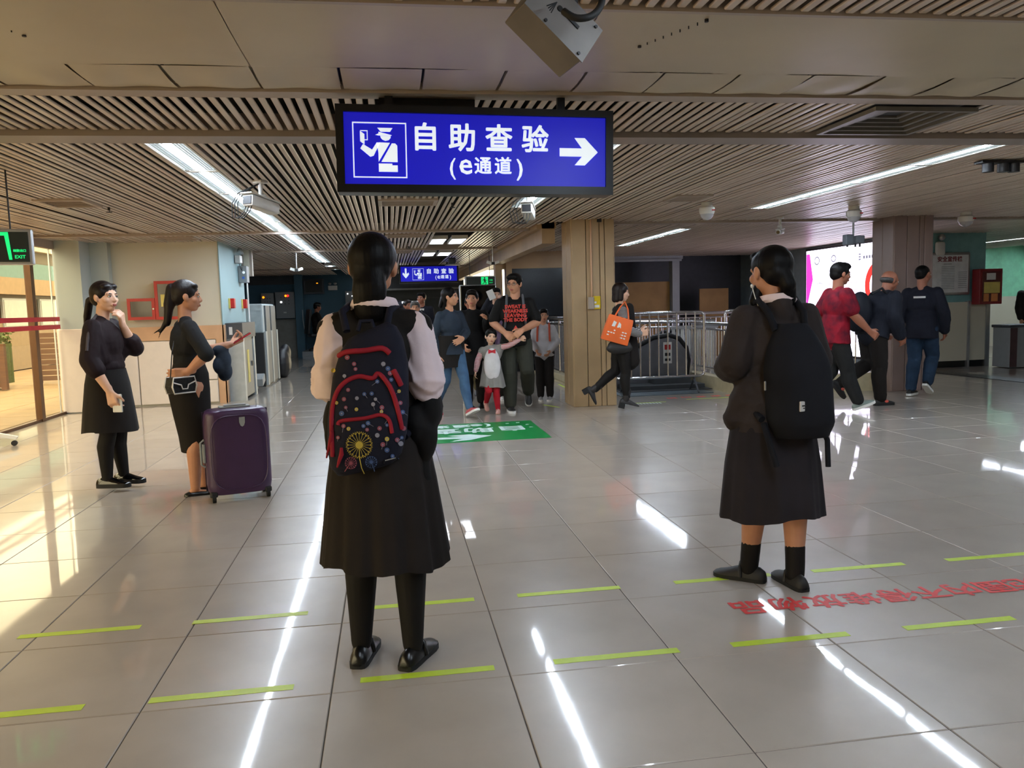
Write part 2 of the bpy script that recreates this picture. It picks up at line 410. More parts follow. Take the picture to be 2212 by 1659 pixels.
# ------------------------------------------------------------------ walls
# left block with fire boxes
def wall(name, parts):
    root = None
    for (nm, m, bxs) in parts:
        b = MB()
        for q in bxs: b.bb(*q)
        if root is None: root = struct(b.build(name, m))
        else: b.build(nm, m, root)
    return root
wl = wall('wall_left', [('wall_left', m_cream, [(-3.72, -1.62, 10.0, 12.0, 0, 2.62)]),
     ('column_face', m_teal, [(-3.76, -3.40, 9.46, 10.0, 0, 2.62), (-3.40, -3.15, 9.85, 10.0, 1.2, 2.62)]),
     ('corner_face', m_tealb, [(-1.62, -1.605, 9.98, 12.0, 1.18, 2.62)]),
     ('top_band', m_band, [(-3.40, -1.60, 9.972, 10.0, .99, 1.2), (-1.72, -1.60, 9.972, 10.0, 0, .99), (-1.62, -1.59, 9.972, 10.1, 0, 1.2)])])
for (x0, x1, z0, z1) in ((-3.39, -2.87, .02, .98), (-2.86, -2.3, .02, .98), (-2.29, -1.73, .02, .36), (-2.29, -1.73, .37, .98)):
    b = MB(); b.rbox(((x0+x1)/2, 9.978, (z0+z1)/2), (x1-x0, .03, z1-z0), .012); b.build('panel', m_white, wl)
b = MB(); b.rbox((-3.58, 9.452, .61), (.40, .03, 1.2), .01); b.build('panel', m_white, wl)
b = MB(); b.rbox((-3.385, 9.65, .61), (.03, .4, 1.2), .01); b.build('panel', m_white, wl)
# far corridor: blue walls, low cream dado
m_blue = M('blue_wall', '#44697c', .6, var=.04, scale=1.5)
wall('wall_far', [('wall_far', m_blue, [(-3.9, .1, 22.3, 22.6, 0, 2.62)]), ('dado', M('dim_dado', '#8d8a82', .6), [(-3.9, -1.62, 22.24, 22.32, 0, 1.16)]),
     ('pier', m_blue, [(-1.85, -1.62, 21.9, 22.3, 0, 2.62)]), ('soffit_box', m_darkgrey, [(-3.9, -1.62, 22.2, 22.35, 2.2, 2.6)])])
wall('wall_far_hall', [('wall_far_hall', M('far_hall_grey', '#3d4348', .6), [(.1, 3.4, 23.8, 24, 0, 2.62)]),
     ('bulkhead', m_darkgrey, [(.1, 3.2, 22.5, 23.8, 1.98, 2.5), (.1, 3.2, 23.5, 23.8, 1.7, 2.0)]), ('ledge', m_grey, [(.1, 3.2, 22.45, 22.52, 1.95, 2.0)])])
wall('wall_corridor', [('wall_corridor', m_blue, [(-3.95, -3.75, 12, 22.6, 0, 2.62)])])
# far side of the stair hall
m_night = M('dark_glazing', '#0d1219', .18, spec=.4, var=.05)
wall('wall_stair', [('wall_stair', m_tan, [(3.1, 4.6, 13.5, 13.7, 2.12, 2.62), (3.08, 3.22, 13.42, 13.7, 0, 2.3), (3.30, 3.42, 13.42, 13.7, 0, 2.3), (4.55, 4.7, 13.42, 13.7, 0, 2.3)]),
     ('dark_pane', m_night, [(3.4, 4.6, 13.55, 13.62, 0, 2.14)])])
wall('wall_hoarding', [('wall_hoarding', m_darkgrey, [(4.7, 17, 17.3, 17.5, 0, 2.62)]),
     ('header', m_grey, [(4.7, 8.0, 15.9, 16.2, 2.38, 2.62), (4.7, 7.95, 15.85, 15.9, 2.33, 2.38)]), ('jamb', m_grey, [(7.75, 7.93, 15.95, 16.2, 0, 2.4)])])
hb = MB(); hb.bb(4.7, 7.73, 16.1, 16.14, 0, 1.85); hb.bb(8.5, 9.25, 16.1, 16.14, 0, 1.65)
tag(hb.build('board_hoarding', M('brown_board', '#8f6d3f', .7, var=.12, scale=3)), 'brown board hoarding behind the stair railings', 'hoarding')
# right side wall with light box, closing walls out of view
wall('wall_right', [('wall_right', M('grey_wall', '#7b8a90', .55), [(10.12, 10.3, 10.62, 17.5, 0, 2.62)]), ('dado', m_cream, [(10.08, 10.14, 13.9, 17.5, 0, 1.1)])])
wall('wall_notice', [('wall_notice', M('notice_teal', '#7fb0b4', .6), [(10.3, 11.85, 10.62, 10.9, 0, 2.62)]),
     ('dado', m_cream, [(10.3, 11.46, 10.56, 10.63, .12, 1.2), (11.5, 11.85, 10.58, 10.63, .12, 1.2)]), ('corner_trim', m_alu, [(11.46, 11.5, 10.53, 10.63, 0, 1.22), (11.85, 11.93, 10.56, 10.9, 0, 1.2)]),
     ('kick', m_black, [(10.3, 11.9, 10.59, 10.64, 0, .12)])])
wall('wall_green', [('wall_green', M('green_wall', '#8fd9b4', .5), [(15.3, 17.5, 15.5, 15.8, 1.25, 2.62)]), ('dado', m_cream, [(15.28, 17.5, 15.45, 15.8, 0, 1.25)])])
wall('wall_far_right', [('wall_far_right', m_darkgrey, [(10.3, 17.2, 21.8, 22, 0, 2.62)])])
wall('wall_east', [('wall_east', m_cream, [(17.0, 17.2, -7, 22, 0, 2.62)])])
wall('wall_behind', [('wall_behind', m_cream, [(-3.9, 17, -7.2, -7, 0, 2.62)])])

# ------------------------------------------------------------------ glazed wall on the left, with door posts and red safety tape
m_brown = M('bronze_frame', '#5c3d24', .35, .4)
m_pane = glass_mat('clear_glass', '#f2f1ea', .1)
XG = -3.76
gw = MB(); gw.bb(XG-.03, XG+.03, -6.9, 9.46, 2.34, 2.62); window_1 = struct(gw.build('window_1', m_beam))
ys = [9.42, 8.7, 6.7, 4.4, 2.2, 0, -2.2, -4.4, -6.9]
for k in range(len(ys)-1):
    b = MB(); b.bb(XG-.006, XG+.006, ys[k+1]+.01, ys[k]-.01, .03, 2.34); b.build('pane', m_pane, window_1)
for y in (8.66, 6.7, 4.4, 2.2, 0, -2.2, -4.4):
    b = MB(); b.bb(XG-.04, XG+.04, y-.05, y+.05, 0, 2.36); b.build('post', m_brown, window_1)
b = MB(); b.bb(XG-.03, XG+.03, -6.9, 9.46, 0, .035); b.build('sill', m_brown, window_1)
b = MB(); b.bb(XG-.009, XG+.009, 9.32, 9.335, .03, 2.34); b.build('joint', m_alu, window_1)
m_tape_r = M('red_tape', '#c22033', .4)
for z in (1.36, 1.25):
    b = MB(); b.bb(XG+.044, XG+.048, 4.5, 9.42, z-.03, z+.03); b.build('red_tape', m_tape_r, window_1)

# ------------------------------------------------------------------ the street outside
m_pave = M('street_paving', '#8f7858', .7, var=.1, scale=2)
b = MB(); b.bb(-30, -3.9, -20, 40, -.1, -.03); street = struct(b.build('street_ground', m_pave))
for j in range(-2, 16):
    for i in range(6):
        b = MB(); b.rbox((-4.5-i*1.0, 4+j*1.0, -.028), (.985, .985, .02), .006, 1); b.build('slab', m_pave, street)
bd = thing('street_building', 'banded cream and teal building facade seen through the glass', 'building', (-9.2, 14, 0))
for (z0, z1, m, dx) in ((0, 1.4, M('facade_cream', '#85735a', .8), 0), (1.4, 2.05, M('facade_shade', '#6b5d48', .8), -.05), (2.05, 2.5, M('facade_tan', '#8d7556', .8), .15),
                    (2.5, 2.95, M('facade_teal', '#5c7a78', .8), .1), (2.95, 3.3, M('facade_grey', '#655c4d', .8), 0), (3.3, 3.8, M('facade_light', '#b5aa98', .8), .2), (3.8, 3.98, M('facade_teal2', '#6f8f92', .8), .1)):
    b = MB(); b.bb(-1.5, dx, -14, 22, z0, z1); b.build('facade_band', m, bd)
for k in range(8):
    b = MB(); b.bb(-.02, .04, -3+k*2.3, -1.4+k*2.3, 1.15, 1.95); f = b.build('window', m_grey, bd)
    b = MB(); b.bb(.03, .05, -2.93+k*2.3, -1.47+k*2.3, 1.2, 1.9); b.build('pane', M('shop_pane', '#7d8378', .1), f)
m_wood = M('fence_wood', '#5f4129', .7, var=.15, scale=4, stretch=(1, 1, 8))
def fence(y, x0, x1, n, lab):
    t = thing('wooden_fence', lab, 'fence', (0, y, 0))
    for k in range(n):
        b = MB(); b.bb(x0, x1, -.015, .015, .05+k*.115, .05+k*.115+.1); b.build('slat', m_wood, t)
    for x in (x0, (x0+x1)/2, x1):
        b = MB(); b.bb(x-.05, x+.05, -.05, .05, 0, .1+n*.115); b.build('post', m_wood, t)
fence(15.6, -6.55, -4.0, 9, 'wooden slat fence right behind the glass joint')
fence(14.2, -8.9, -6.62, 7, 'lower wooden slat fence under the hedge outside')
hm = MB(); r = random.Random(5)
for k in range(900):
    p = Vector((r.uniform(-8.8, -6.7), 14.6+r.uniform(-.3, .3), .85+r.uniform(0, .28))); a = Euler((r.uniform(0, 6), r.uniform(0, 6), r.uniform(0, 6))).to_matrix()
    hm.add([p+a @ Vector(q) for q in ((-.03, 0, 0), (0, .05, .01), (.03, 0, 0), (0, -.05, .01))], [(0, 1, 2, 3)])
hm.bb(-8.8, -6.7, 14.4, 14.8, .1, .9)
o = hm.build('hedge', M('hedge_leaf', '#4d5c2a', .7, var=.3, scale=20)); tag(o, 'clipped green hedge behind the lower wooden fence', 'hedge'); o['kind'] = 'stuff'

# ------------------------------------------------------------------ ceiling light fittings
def make_light(L):
    t = thing('ceiling_light', '', 'light')
    b = MB(); b.bb(-.125, .125, 0, L, .02, .06); b.bb(-.13, -.118, 0, L, -.004, .06); b.bb(.118, .13, 0, L, -.004, .06); b.build('housing', m_whitep, t)
    for s in (-1, 1):
        b = MB()
        for k in range(4):                               # ribbed lit diffuser either side of the tube
            x = s*(.030+.0215*k); b.add([(x, .02, .008), (x+s*.010, .02, .002), (x+s*.0205, .02, .008), (x, L-.02, .008), (x+s*.010, L-.02, .002), (x+s*.0205, L-.02, .008)], [(0, 1, 4, 3), (1, 2, 5, 4)] if s > 0 else [(0, 3, 4, 1), (1, 4, 5, 2)])
        b.build('diffuser', m_refl, t)
    c = MB(); c.bb(-.012, .012, .03, L-.03, .0, .02); c.build('tube', m_tube, t)
    for y in (.012, L-.012):
        c = MB(); c.bb(-.118, .118, y-.010, y+.010, -.003, .03); c.build('end_cap', m_whitep, t)
    return t
proto = {}
def light(x, y0, L, label, group):
    k = round(L, 2)
    if k not in proto: t = make_light(L); proto[k] = t; t.location = (x, y0, ZC); t['label'] = label; t['group'] = group; return t
    return dup(proto[k], (x, y0, ZC), 0, label, group)
O_ = ['first', 'second', 'third', 'fourth', 'fifth', 'sixth', 'seventh', 'eighth']
def strip(x, y0, step, L, n, what, grp):
    for k in range(n): light(x, y0+k*step, L, '%s tube light from the camera in the %s' % (O_[k], what), grp)
strip(LIGHTX[0], 2.54, 1.21, 1.2, 5, 'left ceiling strip before the thin beam', 'left ceiling strip')
strip(LIGHTX[0], 8.75, 1.11, 1.1, 3, 'left strip just past the thin beam', 'left strip beyond the beam')
strip(LIGHTX[0], 12.22, 1.21, 1.2, 3, 'far corridor ceiling strip', 'far corridor strip')
strip(LIGHTX[0], 17.2, 1.4, .5, 2, 'farthest strip by the blue corridor wall', 'farthest corridor strip')
strip(LIGHTX[1], 2.54, 1.21, 1.2, 3, 'middle strip behind the hanging blue sign', 'middle ceiling strip')
strip(LIGHTX[2], 2.54, 1.0, .99, 4, 'long right-hand ceiling strip', 'right ceiling strip')
strip(LIGHTX[2], 9.0, 1.12, 1.1, 3, 'stair hall strip beside the tan pillar', 'stair hall strip')
strip(14.0, 11.6, 1.0, .99, 3, 'far right strip past the notice board', 'far right strip')
strip(13.6, 17.0, 1.0, .99, 3, 'far right room beyond the green wall', 'far right room lights')
strip(LIGHTX[1], -2.95, 1.21, 1.2, 2, 'added middle fill strip behind the camera', 'added middle fill strip'); strip(LIGHTX[2], -2.95, 1.21, 1.2, 2, 'added right fill strip above and behind the camera', 'added right fill strip')  # unseen strips added behind the camera as cool fill light
strip(16.2, 12.6, 1.0, .99, 2, 'strip added to brighten the green wall', 'added green wall strip')  # added only to brighten the green wall
strip(8.35, .3, 1.21, 1.2, 4, 'fill strip added beyond the right edge of view', 'added strip right of the view'); strip(11.3, 1.0, 1.21, 1.2, 4, 'outermost added strip beyond the right edge', 'outermost added right strip')  # unseen strips added to lift the light on the right side
b = None
m_sq = M('square_lamp', '#ffffff', .4, emit=9., ecol='#eef4ff')
for (x, y, lab) in ((1.76, 10.1, 'left square ceiling lamp of the nearer pair above the small blue sign'), (2.08, 10.1, 'right square ceiling lamp of the nearer pair above the small blue sign'),
               (1.76, 13.2, 'left square ceiling lamp of the farther pair above the small blue sign'), (2.08, 13.2, 'right square ceiling lamp of the farther pair above the small blue sign')):
    t = thing('square_lamp', lab, 'light', (x, y, ZC), 0, 'square lamps above the small sign')
    c = MB(); c.bb(-.12, .12, 0, 1.0, 0, .05); c.bb(-.13, .13, -.02, 0, -.01, .05); c.bb(-.13, .13, 1.0, 1.02, -.01, .05); c.build('housing', m_whitep, t)
    c = MB(); c.bb(-.105, .105, .03, .97, -.008, -.001); c.build('diffuser', m_sq, t)
t = thing('ceiling_lamp', 'small white lamp glowing at the far end left of the small blue sign', 'light', (.6, 22.0, 2.3))
c = MB(); c.rbox((0, 0, .03), (.7, .12, .1), .02); c.build('housing', m_whitep, t); c = MB(); c.bb(-.33, .33, -.05, .05, -.03, -.022); c.build('diffuser', m_sq, t)

# ------------------------------------------------------------------ signs
m_bluesign = M('sign_blue', '#1c1fd0', .35, emit=.55, ecol='#1a1be0', var=.03)
m_whitesign = M('sign_white', '#f4fbff', .35, emit=.95, ecol='#e6f4ff')
def officer(mb, mtx, h, solid=0.0):
    # passport officer pictogram: cap, head, sash-split torso, raised arm holding a booklet, seated on a block
    z0, z1 = 0, solid
    def P(pts): mb.prism([(p[0]*h, p[1]*h) for p in pts], z0, z1, mtx)
    P([(.46, .36), (.46+.0, .33), (.40, .30), (.46, .29), (.70, .29), (.70, .30)][::-1])
    P([(.44, .43), (.72, .43), (.67, .36), (.50, .36)][::-1])
    P([(.49, .285), (.68, .285), (.68, .25), (.645, .21), (.585, .195), (.53, .215), (.50, .25)][::-1])
    P([(.10, .10), (.16, .13), (.32, -.02), (.36, -.08), (.30, -.10), (.12, .04)][::-1] if False else [(.12, .05), (.30, -.10), (.36, -.08), (.48, .15), (.42, .16), (.335, .03), (.17, .13)])
    P([(.42, .16), (.48, .165), (.665, .16), (.45, -.19), (.45, -.02)][::-1])
    P([(.70, .15), (.76, .15), (.80, .11), (.80, -.19), (.50, -.19)][::-1])
    P([(.45, -.22), (.70, -.22), (.70, -.25), (.80, -.25), (.80, -.37), (.45, -.37)][::-1])
    P([(.125, .38), (.26, .38), (.26, .20), (.20, .20), (.20, .215), (.245, .215), (.245, .365), (.14, .365)][::-1])
    P([(.12, .37), (.20, .31), (.20, .12), (.12, .18)][::-1])
def frame_rect(mb, x0, x1, z0, z1, t, mtx):
    for q in ((x0, x1, z1-t, z1), (x0, x1, z0, z0+t), (x0, x0+t, z0+t, z1-t), (x1-t, x1, z0+t, z1-t)):
        mb.prism([(q[0], q[2]), (q[1], q[2]), (q[1], q[3]), (q[0], q[3])], 0, .002, mtx)
def blue_sign(name, label, loc, roll, arrow, mats=(m_bluesign, m_whitesign)):
    t = thing(name, label, 'sign', loc); t.rotation_euler = (0, rad(roll), 0)
    W2, H2 = .717, .217
    b = MB(); b.rbox((0, .05, 0), (2*W2, .12, 2*H2), .008)
    b.build('housing', m_black, t)
    b = MB(); b.bb(-W2+.04, W2-.04, -.016, -.009, -H2+.042, H2-.037); f = b.build('face', mats[0], t)
    b = MB()
    for q in ((-W2, W2, H2-.036, H2), (-W2, W2, -H2, -H2+.041), (-W2, -W2+.039, -H2+.041, H2-.036), (W2-.039, W2, -H2+.041, H2-.036)): b.bb(q[0], q[1], -.028, -.01, q[2], q[3])
    b.build('frame_lip', m_black, t)
    b = MB(); mt = TR((0, -.0175, 0), 90)
    def at(x, z): return TR((x, -.0175, z), 90)
    dx = 0.0 if arrow == 'right' else .16
    ph = .272; px0 = -.635+ (dx+.08 if arrow != 'right' else 0); sc = 1.0 if arrow == 'right' else .95
    frame_rect(b, px0, px0+.27, -.145, .13, .006, at(0, .002))
    officer(b, at(px0+.005, -.012), .272, .002)
    cx = [-.27, -.08, .11, .30] if arrow == 'right' else [.0, .18, .36, .54]
    for ch, x in zip('自助查验', cx): b.text(ch, .145 if arrow == 'right' else .13, at(x, .055), bold=.0035, depth=.0005)
    b.text('（e', .135, at(-.11 if arrow == 'right' else .2, -.085) @ Matrix.Diagonal((.62, .8, 1, 1)), bold=.003, depth=.001) if False else None
    ox = 0 if arrow == 'right' else .30
    b.text('(', .115, at(-.135+ox, -.085), bold=.001, depth=.001); b.text('e', .155, at(-.065+ox, -.07), bold=.002, depth=.001)
    b.text('通', .092, at(.025+ox, -.08), bold=.002, depth=.0005); b.text('道', .092, at(.13+ox, -.08), bold=.002, depth=.001); b.text(')', .115, at(.22+ox, -.085), bold=.002, depth=.001)
    if arrow == 'right':
        b.prism([(.43, -.02), (.55, -.02), (.51, -.065), (.565, -.065), (.635, .003), (.565, .075), (.51, .075), (.55, .022), (.43, .022)], 0, .002, at(0, 0))
    else:
        b.prism([(-.575, .14), (-.535, .14), (-.535, -.0), (-.49, .04), (-.475, -.0), (-.555, -.1), (-.635, -.0), (-.62, .04), (-.575, 0)][::-1], 0, .002, at(0, 0))
    b.build('lettering', mats[1], t)
    for x in (-.45, .45):
        b = MB(); b.bb(x-.02, x+.02, .03, .06, H2, H2+.12); b.build('hanger', m_black, t)
    if arrow == 'right': b = MB(); b.bb(-.5, -.0, .10, .22, H2+.02, H2+.07); b.build('mounting_box', m_black, t)
    return t
blue_sign('hanging_sign', 'large backlit blue sign with officer pictogram and white arrow pointing right', (1.402, 1.40, 2.165), 1.0, 'right')
blue_sign('hanging_sign', 'small distant backlit blue sign with white arrow pointing down', (1.905, 16.8, 2.19), 0.3, 'down')
# spot lamp hanging over the small sign
t = thing('hanging_speaker', 'black hanging box lamp just above the small blue sign', 'lamp', (2.3, 14.6, 2.30))
c = MB(); c.rbox((0, 0, .07), (.15, .15, .12), .01); c.build('box', m_black, t); c = MB(); c.cyl((0, 0, .12), (0, 0, .2), .008); c.build('rod', m_black, t)
c = MB(); c.lathe([(.16, -.03), (.15, -.01), (.06, .01)], 16); c.build('shade', m_alu, t, smooth=40)

# green exit signs
m_exit = M('exit_green', '#18e07a', .4, emit=1.1, ecol='#18e07a')
m_exitbk = M('exit_dark', '#1d241f', .4)
def running_man(b, mt, s):
    def P(pts): b.prism([(x*s, z*s) for x, z in pts], 0, .002, mt)
    b.cyl((0, .36*s, 0), (0, .36*s, .002), .085*s, n=10, mtx=mt)
    P([(-.14, .24), (.06, .27), (.1, .02), (-.06, -.02)][::-1])
    P([(-.06, .0), (.1, .02), (.2, -.16), (.12, -.42), (.06, -.4), (.12, -.17), (-.0, -.06)][::-1])
    P([(-.06, .0), (.04, .0), (-.06, -.2), (-.26, -.3), (-.28, -.24), (-.12, -.16)][::-1])
    P([(.04, .26), (.16, .12), (.28, .16), (.28, .1), (.14, .05), (.02, .18)][::-1])
    P([(-.1, .25), (-.24, .14), (-.2, .0), (-.15, .01), (-.18, .12), (-.04, .22)][::-1])
t = thing('exit_sign', 'green running man exit sign at the left edge under the slats', 'sign', (-1.86, 3.6, 1.90), rad(14))
b = MB(); b.rbox((-.12, .04, 0), (.62, .07, .26), .008); b.build('housing', m_alu, t)
b = MB(); b.bb(-.41, .165, -.002, .004, -.11, .108); b.build('face', m_exitbk, t)
b = MB(); fr = TR((0, -.006, 0), 90)
b.prism([(-.20, -.10), (-.175, -.10), (-.175, .08), (.015, .08), (.035, -.095), (.055, -.095), (.04, .105), (-.20, .105)][::-1], 0, .003, fr)
running_man(b, TR((-.075, -.006, -.01), 90), .19)
b.text('疏散出口', .021, TR((.105, -.006, -.03), 90), bold=.0006, depth=.001); b.text('EXIT', .034, TR((.105, -.006, -.075), 90), bold=.0006, depth=.001)
b.build('pictogram', m_exit, t)
for x in (.05, -.3):
    b = MB(); b.cyl((x, .04, .13), (x, .04, .56), .006); b.build('hanger', m_dark, t)
t = thing('exit_sign', 'distant green exit sign above the black display panel', 'sign', (2.75, 13.3, 1.87))
b = MB(); b.rbox((0, .04, 0), (.62, .06, .22), .008); b.build('housing', m_alu, t)
b = MB(); b.bb(-.28, .3, -.002, .012, -.09, .09); b.build('face', m_exitbk, t)
b = MB(); b.bb(.02, .16, -.006, -.002, -.09, .09); b.text('疏散', .035, TR((.22, -.006, .02), 90), depth=.001); b.text('EXIT', .035, TR((.22, -.006, -.03), 90), depth=.001); b.build('pictogram', m_exit, t)
b = MB(); running_man(b, TR((.09, -.008, 0), 90), .19); b.build('figure', m_exitbk, t)
for x in (-.2, .2):
    b = MB(); b.cyl((x, .04, .1), (x, .04, .6), .006); b.build('hanger', m_dark, t)

# ------------------------------------------------------------------ cameras, vents and other ceiling fittings
m_camw = M('camera_white', '#cfcfca', .35, var=.03)
m_lens = M('lens', '#050608', .08)
def cctv(name, label, loc, rz, tilt, L=.34, w=.11, cables=True):
    t = thing(name, label, 'camera', loc, rad(rz)); R = TR((0, 0, -.2), tilt)
    b = MB(); b.rbox((0, 0, 0), (w, L, w*.85), .015, 2, R); b.rbox((0, -.01, w*.5), (w*1.12, L*1.08, .012), .004, 1, R); b.build('body', m_camw, t, smooth=35)
    b = MB(); b.bb(-w*.38, w*.38, -L/2-.006, -L/2, -w*.3, w*.3, R); f = b.build('rear_panel', m_dark, t)
    b = MB(); b.cyl((0, L/2, 0), (0, L/2+.012, 0), w*.33, mtx=R); b.build('lens', m_lens, t)
    b = MB(); b.cyl((0, 0, -.14), (0, 0, -.02), .018); b.rbox((0, 0, -.012), (.09, .09, .025), .006); b.cyl((0, .0, -.15), (.0, .03, -.12), .03); b.build('bracket', m_camw, t, smooth=40)
    if cables:
        b = MB()
        for k, x in enumerate((-.03, 0, .03)):
            b.tube([R @ Vector((x, -L/2+.02, -w*.42)), R @ Vector((x, -L/2, -w*.42-.05)), R @ Vector((x-.03, -L/2-.03, -w*.42-.11)), R @ Vector((x-.10, -L/2-.02, -w*.42-.09)),
                    R @ Vector((x-.13, -L/2, -.02)), R @ Vector((x-.09, -L/2+.02, .07)), (x*.2, .0, -.02)], .004, 6)
        b.build('cable', m_rubber, t, smooth=60)
    return t
cctv('security_camera', 'white box security camera with looped cables beside the left light strip', (-.10, 4.2, ZC), -32, -8)
cctv('security_camera', 'white box security camera just below the large blue sign', (2.28, 4.9, ZC), -16, -8, .3)
cctv('security_camera', 'small white bullet camera hanging in front of the light box', (6.2, 7.5, ZC), 140, -6, .22, .07, False)
for (x, y, s, lab) in ((4.5, 5.9, .085, 'white dome camera under the slats left of the right light strip'), (6.6, 6.4, .09, 'white dome camera above the bright light box'), (8.75, 7.2, .1, 'white dome camera beside the far right pillar')):
    t = thing('dome_camera', lab, 'camera', (x, y, ZC))
    b = MB(); b.lathe([(s*.7, 0), (s*.72, -.04), (s, -.06), (s, -.11), (s*.9, -.13)], 20); b.build('base', m_camw, t, smooth=40)
    b = MB(); b.lathe([(s*.05, -.2), (s*.5, -.185), (s*.8, -.155), (s*.88, -.125)], 20); b.build('dome', M('dome_grey', '#a9a9ae', .2), t, smooth=60)
    b = MB(); b.bb(s*.3, s*.75, -s*1.0, -s*.92, -.1, -.085); b.build('mark', m_red, t)
t = thing('hanging_sensor', 'grey box sensor hanging on a rod below the dome camera', 'sensor', (6.72, 6.6, 2.02))
b = MB(); b.rbox((-.07, 0, .05), (.1, .1, .13), .01); b.rbox((.07, 0, .05), (.12, .1, .1), .01); b.build('box', M('sensor_grey', '#5a6068', .5), t)
b = MB(); b.cyl((0, 0, .1), (0, 0, .45), .012); b.build('rod', m_grey, t)
b = MB()
for x in (-.08, .03, .09): b.cyl((x, 0, -.04), (x, 0, 0), .012)
b.build('knob', m_dark, t)
t = thing('ceiling_projector', 'dark fitting with round lamps under the slats at the far right', 'fitting', (6.0, 3.3, ZC))
b = MB(); b.bb(-.2, .2, -.05, .05, -.03, -.01); b.build('plate', m_black, t)
for x in (-.11, .03, .13):
    b = MB(); b.cyl((x, 0, -.1), (x, 0, -.03), .045, n=12); b.build('lamp', m_dark, t, smooth=40)
# big camera housing close overhead, seen from below
t = thing('camera_housing', 'dull metal camera housing close overhead with a black flexible conduit', 'camera housing', Vector((1.40, -.45, 2.15))+ax*.058+ay*.035)
def hp(u, v, d): return CAM+(ax*((u-1106)/FPX)+ay*((829.5-v)/FPX)+af)*d-Vector((1.40, -.45, 2.15))
A_, B_, C_, E_ = hp(1088, 33, 2.22), hp(1212, 158, 2.30), hp(1299, 138, 2.38), hp(1316, 72, 2.50)
e1 = (B_-A_).normalized(); e2 = C_-B_; e2 = e2-e1*e2.dot(e1); w2_ = e2.length; e2.normalize(); e3 = e1.cross(e2); e3 = e3 if e3.dot(af) > 0 else -e3; th = .115; L_ = (B_-A_).length
HBM = Matrix(((e1.x, e2.x, e3.x, B_.x), (e1.y, e2.y, e3.y, B_.y), (e1.z, e2.z, e3.z, B_.z), (0, 0, 0, 1)))
m_galv = M('galvanised', '#706b66', .5, .2, var=.15, scale=6)
b = MB(); b.rbox((-L_/2, w2_/2, th/2), (L_, w2_, th), .003, 1, HBM); b.build('body', m_galv, t)
b = MB(); b.bb(-L_, .004, -.004, w2_+.004, -.003, .001, HBM); b.build('cover', m_galv, t)
b = MB(); b.bb(-.13, -.06, w2_*.52, w2_*.60, -.006, -.002, HBM); b.cyl((-.135, w2_*.56, -.006), (-.135, w2_*.56, -.002), .009, n=10, mtx=HBM); b.build('slot', m_black, t)
for p in ((-.02, .008), (-.02, w2_-.008), (-.15, .006), (-.15, w2_-.01)):
    b = MB(); b.cyl((p[0], p[1], -.008), (p[0], p[1], 0), .005, n=8, mtx=HBM); b.build('screw', m_dark, t)
cp = [hp(u, v, d) for u, v, d in ((1158, 32, 2.22), (1172, 52, 2.18), (1200, 67, 2.17), (1232, 62, 2.18), (1252, 40, 2.22), (1258, 5, 2.28), (1258, -50, 2.4))]
b = MB(); b.tube([Vector([.5*((2*cp[i][k])+(-cp[i-1][k]+cp[i+1][k])*q+(2*cp[i-1][k]-5*cp[i][k]+4*cp[i+1][k]-cp[min(i+2, 6)][k])*q*q+(-cp[i-1][k]+3*cp[i][k]-3*cp[i+1][k]+cp[min(i+2, 6)][k])*q**3) for k in range(3)]) for i in range(1, 6) for q in (0, .25, .5, .75)], .010, 10); b.build('conduit', m_rubber, t, smooth=60)
b = MB()
for k in range(4): b.cyl(cp[0], cp[0]+Vector((-.03+.004*k, -.005, -.012-.006*k)), .0018, n=5)
b.build('loose_wire', m_rubber, t)
b = MB(); b.bb(-.05, .05, .06, .14, .04, .30); b.build('bracket', m_darkgrey, t)

def vent(label, loc, sx, sy, m=None, depth=.02, group='ceiling air vents'):
    m = m or m_beam
    t = thing('air_vent', label, 'vent', loc, 0, group)
    b = MB()
    for q in ((-sx, sx, -sy, -sy+.04), (-sx, sx, sy-.04, sy), (-sx, -sx+.04, -sy+.04, sy-.04), (sx-.04, sx, -sy+.04, sy-.04)): b.bb(q[0], q[1], q[2], q[3], -depth, .02)
    b.build('frame', m, t)
    n = 7
    for k in range(n):
        y = -sy+.06+(2*sy-.12)*k/(n-1)
        c = MB(); c.box((0, 0, 0), (2*sx-.08, .035, .004), TR((0, y, -.004), 35)); c.build('blade', m, t)
    b = MB(); b.bb(-sx+.03, sx-.03, -sy+.03, sy-.03, .03, .035); b.build('backing', m_dark, t)
    return t
vent('beige air vent in the slats near the green exit sign', (-2.05, 5.45, ZC), .22, .26)
vent('beige air vent below the large blue sign', (1.15, 5.6, ZC), .3, .22)
vent('beige air vent beyond the thin beam above the central head', (1.2, 9.4, ZC), .3, .22)
vent('narrow air vent above the small blue sign', (1.1, 12.9, ZC), .3, .22)
vent('square air vent in the slats right of the tan pillar', (4.1, 5.45, ZC), .2, .22)
vent('beige air vent over the left corridor corner', (-2.0, 9.3, ZC), .25, .22)
